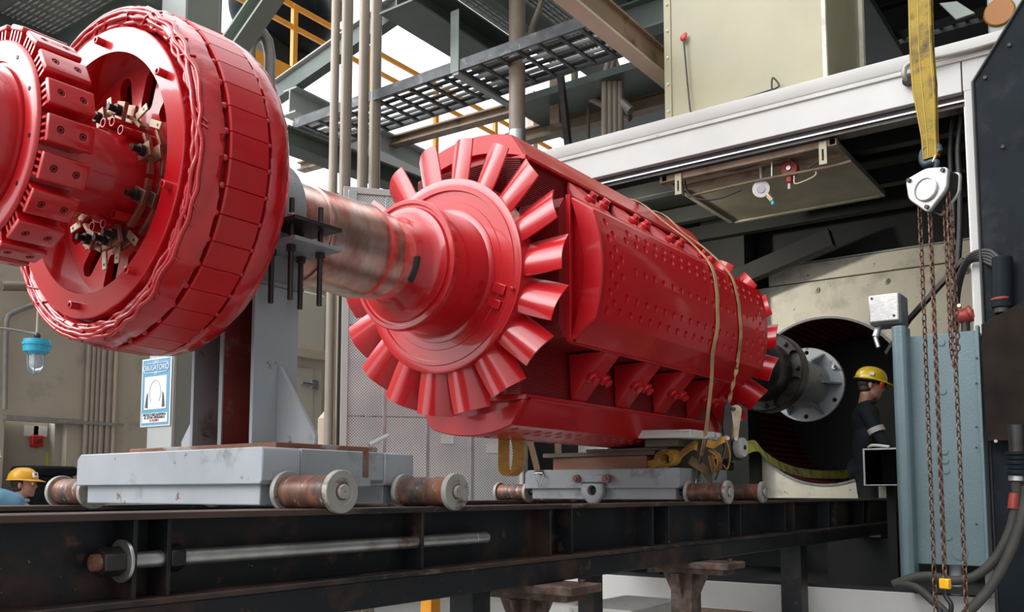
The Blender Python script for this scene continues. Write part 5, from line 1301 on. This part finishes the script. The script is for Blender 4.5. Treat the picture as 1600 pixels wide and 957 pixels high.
# orange handrail along X
YO = 8.6
hr = thing('orange_handrail', 'orange handrail of the upper walkway crossing behind the brace and cable tray', 'handrail', at(560,150,Y=YO))
t0, t1 = at(400,-24,Y=YO), at(800,198,Y=YO); zt3 = at(538,52,Y=YO).z; zm3 = at(515,71,Y=YO).z; zb3 = at(440,103,Y=YO).z
make('top_rail', B().box(t0.x-1, t1.x+1.2, YO-.02, YO+.02, zt3-.045, zt3+.02), 'orange', hr, bevel=.004)
make('mid_rail', B().box(t0.x-1, t1.x+1.2, YO-.02, YO+.02, zm3-.045, zm3+.015), 'orange', hr, bevel=.004)
make('toe_board', B().box(t0.x-1, at(475,100,Y=YO).x, YO-.01, YO+.01, zb3-.16, zb3+.05), 'orange', hr)
for u in (459, 577, 682, 774):
    x = at(u,80,Y=YO).x; make('rail_post', B().box(x-.035, x+.035, YO-.03, YO+.03, zb3-.3 if u < 600 else zb3-.55, zt3), 'orange', hr, bevel=.003)
make('walkway_edge', B().box(t0.x-1, t1.x+1.2, YO+.0, YO+.9, zb3-.62, zb3-.50), 'greenpale', hr) if False else None
# dark round vessel beyond the handrail
q = at(450,40,Y=9.6); vs = thing('dark_vessel', 'dark rounded vessel beyond the orange handrail', 'tank', q-Vector((0,0,.8)))
make('shell', B().sphere(q+Vector((-.1,0,.15)), .62, 28, (1.25,1,1)), 'blackpanel', vs, smooth=60)
make('cap', B().sphere(q+Vector((.65,0,.55)), .32, 20, (1.1,1,.6)), 'brownsteel', vs, smooth=60)
make('saddle', B().box(q.x-.5,q.x+.3,9.4,9.8,q.z-.75,q.z-.3), 'dark', vs)
# tan beam along X above the frame
ZB_ = 3.35
pa, pb = at(863,0,Z=ZB_), at(900,0,Z=ZB_); side_h = at(946,0,Y=pb.y).z-ZB_
bt = thing('tan_beam', 'long tan beam running overhead to the cream box', 'beam', (5.6, (pa.y+pb.y)/2, ZB_))
make('bottom_flange', B().box(pa.x-1.5, 9.0, pb.y, pa.y, ZB_, ZB_+.02), 'tan', bt)
make('web_plate', B().box(pa.x-1.5, 9.0, pb.y+.012, pb.y+.03, ZB_+.02, ZB_+side_h), 'brownsteel', bt)
make('top_flange', B().box(pa.x-1.5, 9.0, pb.y-.02, pa.y, ZB_+side_h, ZB_+side_h+.02), 'brownsteel', bt)
# brown steelwork and conduits in the gap above the lintel
a, c = at(815,216,X=8.6), at(1060,150,X=8.6)
beam_thing('cross_beam', a+Vector((0,.2,0)), c-Vector((0,1.4,0)), .14, .16, 'brownsteel', 'upper brown cross beam seen in the gap above the white lintel')
a, c = at(960,212,X=9.6), at(1060,178,X=9.6)
beam_thing('cross_beam', a+Vector((0,.6,0)), c-Vector((0,1.4,0)), .14, .14, 'brownsteel', 'lower brown cross beam seen in the gap left of the cream box')
for i, (u, v0, du) in enumerate(((945,92,7),(953,84,6),(961,90,-6),(969,94,-9))):
    make('gap_conduit', B().tube(spline([at(u,225,X=8.0+.03*i), at(u,130,X=8.0+.03*i), at(u+.3*du,112,X=8.0+.03*i), at(u+du,v0,X=8.0+.03*i), at(u+2*du,60,X=8.0+.03*i)],4), .036, 10), 'conduit', smooth=60, label='%s of the four conduits standing in the gap left of the cream box' % ('leftmost','second','third','rightmost')[i], cat='conduit', group='conduits in the gap left of the cream box')
make('thin_rod', B().cyl(at(919,222,X=8.4), Vector((8.4, at(919,96,X=8.4).y, 4.29)), .020, 8), 'brownsteel', label='thin notched rod hanging in the gap above the lintel', cat='rod')
make('hanger_channel', B().beam(at(888,228,X=7.6), at(875,110,X=7.6), .06, .06), 'darksteel', label='dark hanging channel end in the gap, left of the thin rod', cat='channel')
make('short_column', B().beam(at(871,195,X=8.2), at(870,112,X=8.2), .12, .12), 'brownsteel', label='brown stub column in the gap above the lintel, left end', cat='column')
wire('curved_pipe', [Vector((8.3, at(898,105,X=8.3).y, 4.29)), at(898,105,X=8.3), at(898,125,X=8.3), at(905,143,X=8.3), at(925,155,X=8.3), at(985,185,X=8.3)], .038, 'brownpipe', 'curved brown pipe in the gap above the lintel', 'pipe', n=5, seg=10)
make('small_column', B().beam(at(832,240,X=9.5), at(832,145,X=9.5), .10, .10), 'tan', label='slim tan column just right of the brown pipe', cat='column')
make('slanted_pipe', B().cyl(at(950,140,X=8.1), at(986,174,X=8.1), .05, 12), 'conduitgrey', label='thick grey pipe stub slanting across the four gap conduits', cat='pipe')
# dark roof of the hall beyond, with slit openings
def roof_strip(x0, x1, y0, y1, z): return B().box(x0, x1, y0, y1, z, z+.08)
RZ_ = 4.7
for i, (x0, x1) in enumerate(((6.6, 9.62), (9.82, 10.26), (10.46, 13.4), (13.55, 18.))):
    struct('ceiling_hall', roof_strip(x0, x1, -7, 4.1, RZ_), 'dark')
for i, (x0, x1) in enumerate(((9.62, 9.82), (10.26, 10.46), (13.4, 13.55))):
    b = B(); y = -7
    while y < 4.1: b.box(x0, x1, y, y+.035, RZ_+.05, RZ_+.075); y += .12
    struct('ceiling_slats', b, 'brownsteel', smooth=0)
struct('ceiling_gap', B().box(7.9, 10.4, 1.9, 5.75, 4.28, 4.36), 'greendark')
struct('wall_far', B().box(18, 18.1, -8, 3.2, FLOOR, RZ_), 'dark')
struct('wall_right_hall', B().box(6.2, 18, -5.1, -5, FLOOR, RZ_), 'dark')
for i, (xa, z) in enumerate(((7.2, 4.35), (8.9, 4.5), (11.6, 4.4))):
    beam_thing('roof_beam', Vector((xa,-5,z)), Vector((xa,4.0,z)), .18, .3, 'greendark' if i == 0 else 'dark', '%s dark roof beam above the enclosure' % ('nearest','middle','farthest')[i])
b0 = at(1580,40,X=7.2)
ob = thing('grey_box', 'pale grey box with an orange disc high up by the right corner', 'box', b0-Vector((0,0,.45)))
make('casing', B().box(7.2,7.5,b0.y-.16,b0.y+.15,b0.z-.38,b0.z+.5), 'greenpale', ob, bevel=.02)
make('orange_disc', B().cyl((7.205,b0.y+.07,b0.z+.12),(7.18,b0.y+.07,b0.z+.12),.105,24), mat('dull_orange', (.36,.125,.006), .45), ob, bevel=.01)
make('stem', B().box(7.3,7.4,b0.y-.05,b0.y+.05,ZT,b0.z-.38), 'darksteel', ob)
make('angle_plate', B().hexa([at(1468,5,X=7.0),at(1495,2,X=7.0),at(1523,20,X=7.0),at(1494,30,X=7.0)]+[p+Vector((.03,0,0)) for p in (at(1468,5,X=7.0),at(1495,2,X=7.0),at(1523,20,X=7.0),at(1494,30,X=7.0))]), 'green', label='tilted grey-green plate under the dark roof right of the yellow sling', cat='plate')
# low clutter seen under the rails inside the enclosure
rb = thing('red_tool_case', 'small red and grey tool case on the dark enclosure floor', 'case', at(1358,842,X=7.6))
q = at(1352,829,X=7.6); make('red_half', B().box(7.6,7.9,q.y-.02,q.y+.09,q.z-.06,q.z+.06), 'redpaint', rb, bevel=.008)
make('grey_half', B().box(7.6,7.9,q.y-.12,q.y-.022,q.z-.06,q.z+.06), 'conduitgrey', rb, bevel=.008)
make('support_box', B().box(7.58,7.95,q.y-.3,q.y+.3,ZF,q.z-.06), 'dark', rb)
q = at(1310,848,X=6.9); make('yellow_bar', B().box(6.9,7.0,q.y-.14,q.y+.16,ZF,q.z), 'yellowsign', label='dull yellow block low in the enclosure under the far rail end', cat='block') if False else None
make('base_block', B().box(4.35,5.0,2.35,2.75,FLOOR,at(985,945,X=4.6).z), 'whitedull', label='pale block on the floor behind the stands under the rails', cat='block', bevel=.01)
# ================================================================== PEOPLE
def blob(name, parts, voxel, m, parent, smooth_it=6, label=None):
    """one continuous surface grown from tapered limbs and ellipsoids"""
    b = B()
    for p in parts:
        if p[0] == 'c':
            _, a, c, ra, rb = p; a, c = Vector(a), Vector(c)
            b.tube([a, c], [ra, rb], 14); b.sphere(a, ra, 14); b.sphere(c, rb, 14)
        else:
            _, c, r, mtx = p; bm2 = bmesh.ops.create_uvsphere(b.bm, u_segments=20, v_segments=14, radius=1, matrix=Matrix.Translation(Vector(c)) @ mtx.to_4x4() @ Matrix.Diagonal((*r, 1)))
    bm = b.bm; bmesh.ops.recalc_face_normals(bm, faces=bm.faces[:])
    me = bpy.data.meshes.new(name); bm.to_mesh(me); bm.free()
    o = bpy.data.objects.new(name, me); COL.objects.link(o)
    md = o.modifiers.new('r', 'REMESH'); md.mode = 'VOXEL'; md.voxel_size = voxel; md.use_smooth_shade = True
    sm = o.modifiers.new('s', 'SMOOTH'); sm.iterations = smooth_it; sm.factor = .5
    bpy.context.view_layer.update()
    new = bpy.data.meshes.new_from_object(o.evaluated_get(bpy.context.evaluated_depsgraph_get()))
    o.modifiers.clear(); o.data = new; bpy.data.meshes.remove(me); new.name = name
    off = wloc(parent); new.transform(Matrix.Translation(-off)); new.materials.clear(); new.materials.append(M[m] if isinstance(m, str) else m)
    for p in new.polygons: p.use_smooth = True
    o.parent = parent; tag(o, label); return o
def person(label, base, face, H, top, legs, hat, hatm, lean=0., headturn=0., headtilt=0., arms='down', tape=False, hair=True):
    """base: point between the feet; face: heading (rad); lean: forward bend of the trunk (rad)"""
    base = Vector(base); f = Vector((cos(face), sin(face), 0)); l = Vector((-sin(face), cos(face), 0)); z = Vector((0,0,1)); s = H/1.75
    pr = thing('person', label, 'person', base)
    def J(a, b_, c): return base+(f*a+l*b_+z*c)*s
    hip = J(0,0,.93)
    def T(a, b_, c):        # trunk coordinates measured from the hip, leaning forward
        a2 = a*cos(lean)+c*sin(lean); c2 = -a*sin(lean)+c*cos(lean); return hip+(f*a2+l*b_+z*c2)*s
    I = Matrix.Identity(3)
    neck0 = T(0,0,.53); hc = T(.045*1+.03*sin(headtilt),0,.705)
    hf = (f*cos(headturn)+l*sin(headturn)); ht_ = (hf*cos(headtilt)-z*sin(headtilt)).normalized(); hl_ = z.cross(hf).normalized(); hu = ht_.cross(hl_).normalized()
    R = Matrix((ht_, hl_, hu)).transposed()
    def Hd(a, b_, c): return hc+(ht_*a+hl_*b_+hu*c)*s
    E_ = lambda c, r, m=R: ('e', c, tuple(x*s for x in r), m)
    body = [E_(Hd(-.012,0,.035),(.098,.077,.098)), E_(Hd(.028,0,-.025),(.072,.062,.088)), E_(Hd(.045,0,-.078),(.045,.044,.034)),
            E_(Hd(.095,0,-.022),(.024,.013,.020)), E_(Hd(.086,0,.005),(.016,.010,.026)), E_(Hd(.082,0,-.060),(.014,.026,.008)), E_(Hd(.085,0,-.074),(.012,.022,.007)),
            E_(Hd(.078,.030,.025),(.016,.024,.008)), E_(Hd(.078,-.030,.025),(.016,.024,.008)), E_(Hd(.070,0,-.100),(.022,.020,.016)),
            E_(Hd(-.010,.079,-.015),(.018,.009,.032)), E_(Hd(-.010,-.079,-.015),(.018,.009,.032)),
            ('c', Hd(-.02,0,-.07), neck0, .056*s, .060*s), ('c', neck0, T(0,0,.40), .06*s, .10*s), ('c', T(0,0,.40), T(0,0,.05), .085*s, .085*s)]
    shirt = [E_(T(0,0,.42),(.115,.165,.14)), E_(T(0,0,.25),(.105,.150,.20)), E_(T(0,0,.08),(.105,.150,.14)), ('c', T(0,0,.50), T(.01,0,.55), .075*s, .062*s),
             ('c', T(0,.12,.47), T(0,-.12,.47), .075*s, .075*s)]
    hands = []
    for sd in (1, -1):
        sh = T(0,.19*sd,.455)
        if arms == 'down': el = T(-.02,.245*sd,.17); wr = T(.08,.255*sd,-.07)
        elif arms == 'fwd': el = T(.10,.25*sd,.20); wr = T(.33,.20*sd,.20)
        elif arms == 'brace': el = T(.12,.245*sd,.19); wr = T(.30,.18*sd,.02)
        shirt += [('c', sh, el, .062*s, .048*s), ('c', el, wr, .047*s, .037*s), ('c', T(0,.10*sd,.47), sh, .075*s, .066*s)]
        d = (wr-el).normalized(); side = d.cross(l*sd).normalized(); w2 = d.cross(side).normalized()
        body += [('c', el, wr, .033*s, .027*s), E_(wr+d*.055*s, (.046,.013,.040), Matrix((d, side, w2)).transposed())]
        for i, (o_, L_) in enumerate(((-.028,.068),(-.009,.078),(.010,.073),(.028,.056))):
            k0 = wr+(d*.092+w2*o_)*s; k1 = k0+(d*L_*.55+side*.010)*s; k2 = k1+(d*L_*.35+side*.028)*s
            body += [('c', k0, k1, .0098*s, .0090*s), ('c', k1, k2, .0090*s, .0078*s)]
        t0_ = wr+(d*.035-w2*.032)*s; t1_ = t0_+(d*.035-w2*.025+side*.01)*s; t2_ = t1_+(d*.034+side*.012)*s
        body += [('c', t0_, t1_, .0125*s, .0105*s), ('c', t1_, t2_, .0105*s, .0088*s)]
    trs = [E_(J(0,0,.93),(.11,.155,.12), I)]
    for sd in (1, -1):
        hp_ = J(0,.085*sd,.90); kn = J(.02,.10*sd,.49); an = J(-.02,.105*sd,.10)
        trs += [('c', hp_, kn, .088*s, .062*s), ('c', kn, an, .060*s, .048*s)]
        body += [('c', hp_, kn, .07*s, .05*s), ('c', kn, an, .048*s, .036*s)]
        foot = [('c', J(-.03,.105*sd,.06), J(-.03,.105*sd,.10), .045*s, .045*s), ('c', J(-.05,.105*sd,.040), J(.13,.115*sd,.034), .039*s, .033*s)]
        blob('boot', foot, .011*s, 'rubber', pr, 3)
    body += [('c', T(0,0,.05), hip, .085*s, .085*s), ('c', J(0,.085,.90), J(0,-.085,.90), .08*s, .08*s)]
    bo = blob('body', body, .0072*s, 'skin', pr, 4)
    blob('jacket' if tape else 'shirt', shirt, .014*s, top, pr, 5)
    blob('trousers', trs, .014*s, legs, pr, 5)
    if hair: blob('hair', [E_(Hd(-.03,0,.02),(.088,.078,.085)), E_(Hd(-.035,0,-.045),(.060,.066,.045)), E_(Hd(-.005,.074,.02),(.022,.008,.035)), E_(Hd(-.005,-.074,.02),(.022,.008,.035))], .008*s, 'hair', pr, 3)
    for sd in (1, -1):
        make('eye', B().sphere(Hd(.083,.031*sd,.006), .0125*s, 10), 'signwhite', pr, smooth=80)
        make('iris', B().sphere(Hd(.0925,.031*sd,.005), .0058*s, 8), 'signblack', pr, smooth=80)
    make('collar', B().tube([T(.012+.072*cos(t), .078*sin(t), .545+.012*cos(t)) for t in (2*PI*i/24 for i in range(24))], .014*s, 8, closed=True), top, pr, smooth=60)
    # hard hat
    if hat:
        hh = B(); n = 40; rings = []
        for i in range(11):
            e = PI/2*i/10; rr = cos(e)**.85; zz = .045+.108*sin(e)
            row = []
            for k in range(n):
                t = 2*PI*k/n; ridge = .006*max(0, 1-abs(sin(t))*5)*(1 if i > 1 else .3)
                row.append(Hd(-.012+(.130*cos(t))*max(rr,.004), .108*sin(t)*max(rr,.004), zz+ridge*rr))
            rings.append(row)
        hh.loft(rings, True, True)
        hat_ = make('hard_hat', hh, hatm, pr, smooth=60)
        br = B(); rings = []
        for i in range(4):
            q = i/3; row = []
            for k in range(n):
                t = 2*PI*k/n; fr = max(0, cos(t))**1.5; out = q*(.012+.058*fr)
                row.append(Hd(-.012+(.128+out)*cos(t), (.106+q*.010+ .3*out*0)*sin(t), .046-q*(.008+.016*fr)))
            rings.append(row)
        low = [[p-hu*.004*s for p in r] for r in rings]
        V = [br._new(r) for r in rings]+[br._new(r) for r in low[::-1]]; V.append(V[0])
        for a, c in zip(V, V[1:]):
            for k in range(n): br.face([a[k], a[(k+1) % n], c[(k+1) % n], c[k]])
        make('brim', br, hatm, hat_, smooth=50)
    pr['_'] = 0; del pr['_']
    return pr, hc, (ht_, hl_, hu), T, J, s
# man in the yellow hat behind the left end of the rails
R_ = Vector((.585,-.811,0))
hp0 = at(47,757,Y=7.9)
face = math.atan2(-.70,.72)
bx = Vector((hp0.x, hp0.y, FLOOR))-Vector((cos(face), sin(face), 0))*.09
Hh = (hp0.z-FLOOR)/(.93+.705)*1.75
pA, hcA, ax_, TA, JA, sA = person('man in a yellow hard hat looking right, head above the left end of the rails', bx, face, Hh, 'strapgrey', 'navy', True, 'hatyellow', arms='down')
ht_, hl_, hu = ax_
q = hcA+(ht_*.103-hl_*.055+hu*.078)*sA; nn = (ht_*.75-hl_*.55+hu*.32).normalized(); ss = nn.cross(hu).normalized(); uu = ss.cross(nn).normalized()
lg = make('hat_badge', B().obox(q+nn*.012, ss*.020, uu*.022, nn*.010), 'signwhite', pA, bevel=.002)
make('badge_mark', B().obox(q+nn*.0225+uu*.003, ss*.008, uu*.009, nn*.0008), 'signblack', lg)
# man in the blue shirt at the left edge
face = math.atan2(1.04,.48)
p0 = at(-28,724,Y=6.0)
pB, hcB, axB, TB, JB, sB = person('man in a faded blue shirt and pale hard hat cut off by the left edge', Vector((p0.x-.03, p0.y-.05, FLOOR)), face, (p0.z-FLOOR)/(.93+.70)*1.75, 'blueshirt', 'navy', True, 'hatwhite', lean=.05, arms='brace')
make('shirt_yoke', B().tube([TB(-.085,.15*k/6,.40+.0*k) for k in range(-6,7)], .006, 6), 'blueshirt', pB, smooth=60)
# worker in the enclosure, seen from his right side and back
face = math.atan2(-.94,.34)
q = at(1368,604,X=8.15)
pC, hcC, axC, TC, JC, sC = person('worker in dark workwear and lemon hard hat standing inside the enclosure', Vector((q.x, q.y, ZF))-Vector((cos(face), sin(face), 0))*.10, face, (q.z-ZF)/(.93+.69)*1.75, 'navy', 'navy', True, 'hatlemon', lean=.02, headtilt=.22, arms='brace', tape=True)
ht_, hl_, hu = axC
for a, b_, w in ((-.085,.052,.020),(-.02,.085,.018)):
    qq = hcC+(ht_*a-hl_*b_*1.2+hu*.075)*sC; nn = (ht_*a*6-hl_*.9+hu*.25).normalized(); ss = nn.cross(hu).normalized(); uu = ss.cross(nn)
    make('hat_sticker', B().obox(qq+nn*.006, ss*w, uu*.016, nn*.012), 'signwhite', pC, bevel=.002)
make('goggle_strap', B().tube([hcC+(ht_*(-.012+.118*cos(t))+hl_*.094*sin(t)+hu*.028)*sC for t in (2*PI*i/32 for i in range(32))], .017*sC, 8, closed=True), 'blackpanel', pC, smooth=60)
make('ear_muff', B().sphere(hcC+(ht_*.075-hl_*.075+hu*.012)*sC, .030*sC, 12, (.8,.6,1.2)), 'redbutton', pC, smooth=60)
for sd in (1, -1):
    make('reflective_band', B().tube([TC(.12*.45,.221*sd,.325), TC(.12*.58,.228*sd,.285)], .0675*sC, 20), 'strapgrey', pC)
# ------------------------------------------------------------------ light
w = bpy.data.worlds.new('sky'); scene.world = w; w.use_nodes = True
nt = w.node_tree; N = nt.nodes; L = nt.links; bg = N['Background']
tc = N.new('ShaderNodeTexCoord')
def lobe(d, a, b, gain):
    dp = N.new('ShaderNodeVectorMath'); dp.operation = 'DOT_PRODUCT'; dp.inputs[1].default_value = Vector(d).normalized()
    L.new(tc.outputs['Generated'], dp.inputs[0])
    mr = N.new('ShaderNodeMapRange'); mr.interpolation_type = 'SMOOTHSTEP'
    mr.inputs['From Min'].default_value = a; mr.inputs['From Max'].default_value = b; mr.inputs['To Min'].default_value = 0; mr.inputs['To Max'].default_value = gain
    L.new(dp.outputs['Value'], mr.inputs['Value']); return mr.outputs['Result']
def add(p, q):
    m = N.new('ShaderNodeMath'); m.operation = 'ADD'; L.new(p, m.inputs[0])
    if isinstance(q, float): m.inputs[1].default_value = q
    else: L.new(q, m.inputs[1])
    return m.outputs[0]
def zband(lo0, lo1, hi0, hi1):
    sp = N.new('ShaderNodeSeparateXYZ'); L.new(tc.outputs['Generated'], sp.inputs[0]); out = None
    for a, b, t0, t1 in ((lo0, lo1, 0, 1), (hi0, hi1, 1, 0)):
        mr = N.new('ShaderNodeMapRange'); mr.interpolation_type = 'SMOOTHSTEP'
        mr.inputs['From Min'].default_value = a; mr.inputs['From Max'].default_value = b; mr.inputs['To Min'].default_value = t0; mr.inputs['To Max'].default_value = t1
        L.new(sp.outputs['Z'], mr.inputs['Value'])
        out = mr.outputs['Result'] if out is None else mul(out, mr.outputs['Result'])
    return out
def mul(p, q):
    m = N.new('ShaderNodeMath'); m.operation = 'MULTIPLY'; L.new(p, m.inputs[0]); L.new(q, m.inputs[1]); return m.outputs[0]
# bright open sky above the low buildings to the left and behind, pale sky beyond the far side, dim hall to the right
key = mul(zband(.30, .43, .80, .95), lobe((-.80, .60, 0), .50, .82, 6.5))
tot = add(add(add(add(add(key, lobe((0, .9, .43), -.05, .45, 1.5)), lobe((-.1, .3, .95), .55, .95, 1.2)), lobe((-.95, .1, .20), .35, .95, .70)), lobe((-.45, -.85, .25), .1, .9, .40)), .17)
bg.inputs['Color'].default_value = (.96, .98, 1.0, 1)
L.new(tot, bg.inputs['Strength'])
s = bpy.data.lights.new('sun', 'SUN'); s.energy = .35; s.angle = rad(30); s.color = (1, .97, .92)
so = bpy.data.objects.new('sun', s); COL.objects.link(so)
so.rotation_euler = Vector((.62, -.16, -.78)).to_track_quat('-Z', 'Y').to_euler(); so.location = (0, 0, 8)
scene.view_settings.view_transform = 'Standard'; scene.view_settings.look = 'None'
scene.view_settings.gamma = 1; scene.view_settings.exposure = -.18; scene.view_settings.use_curve_mapping = False
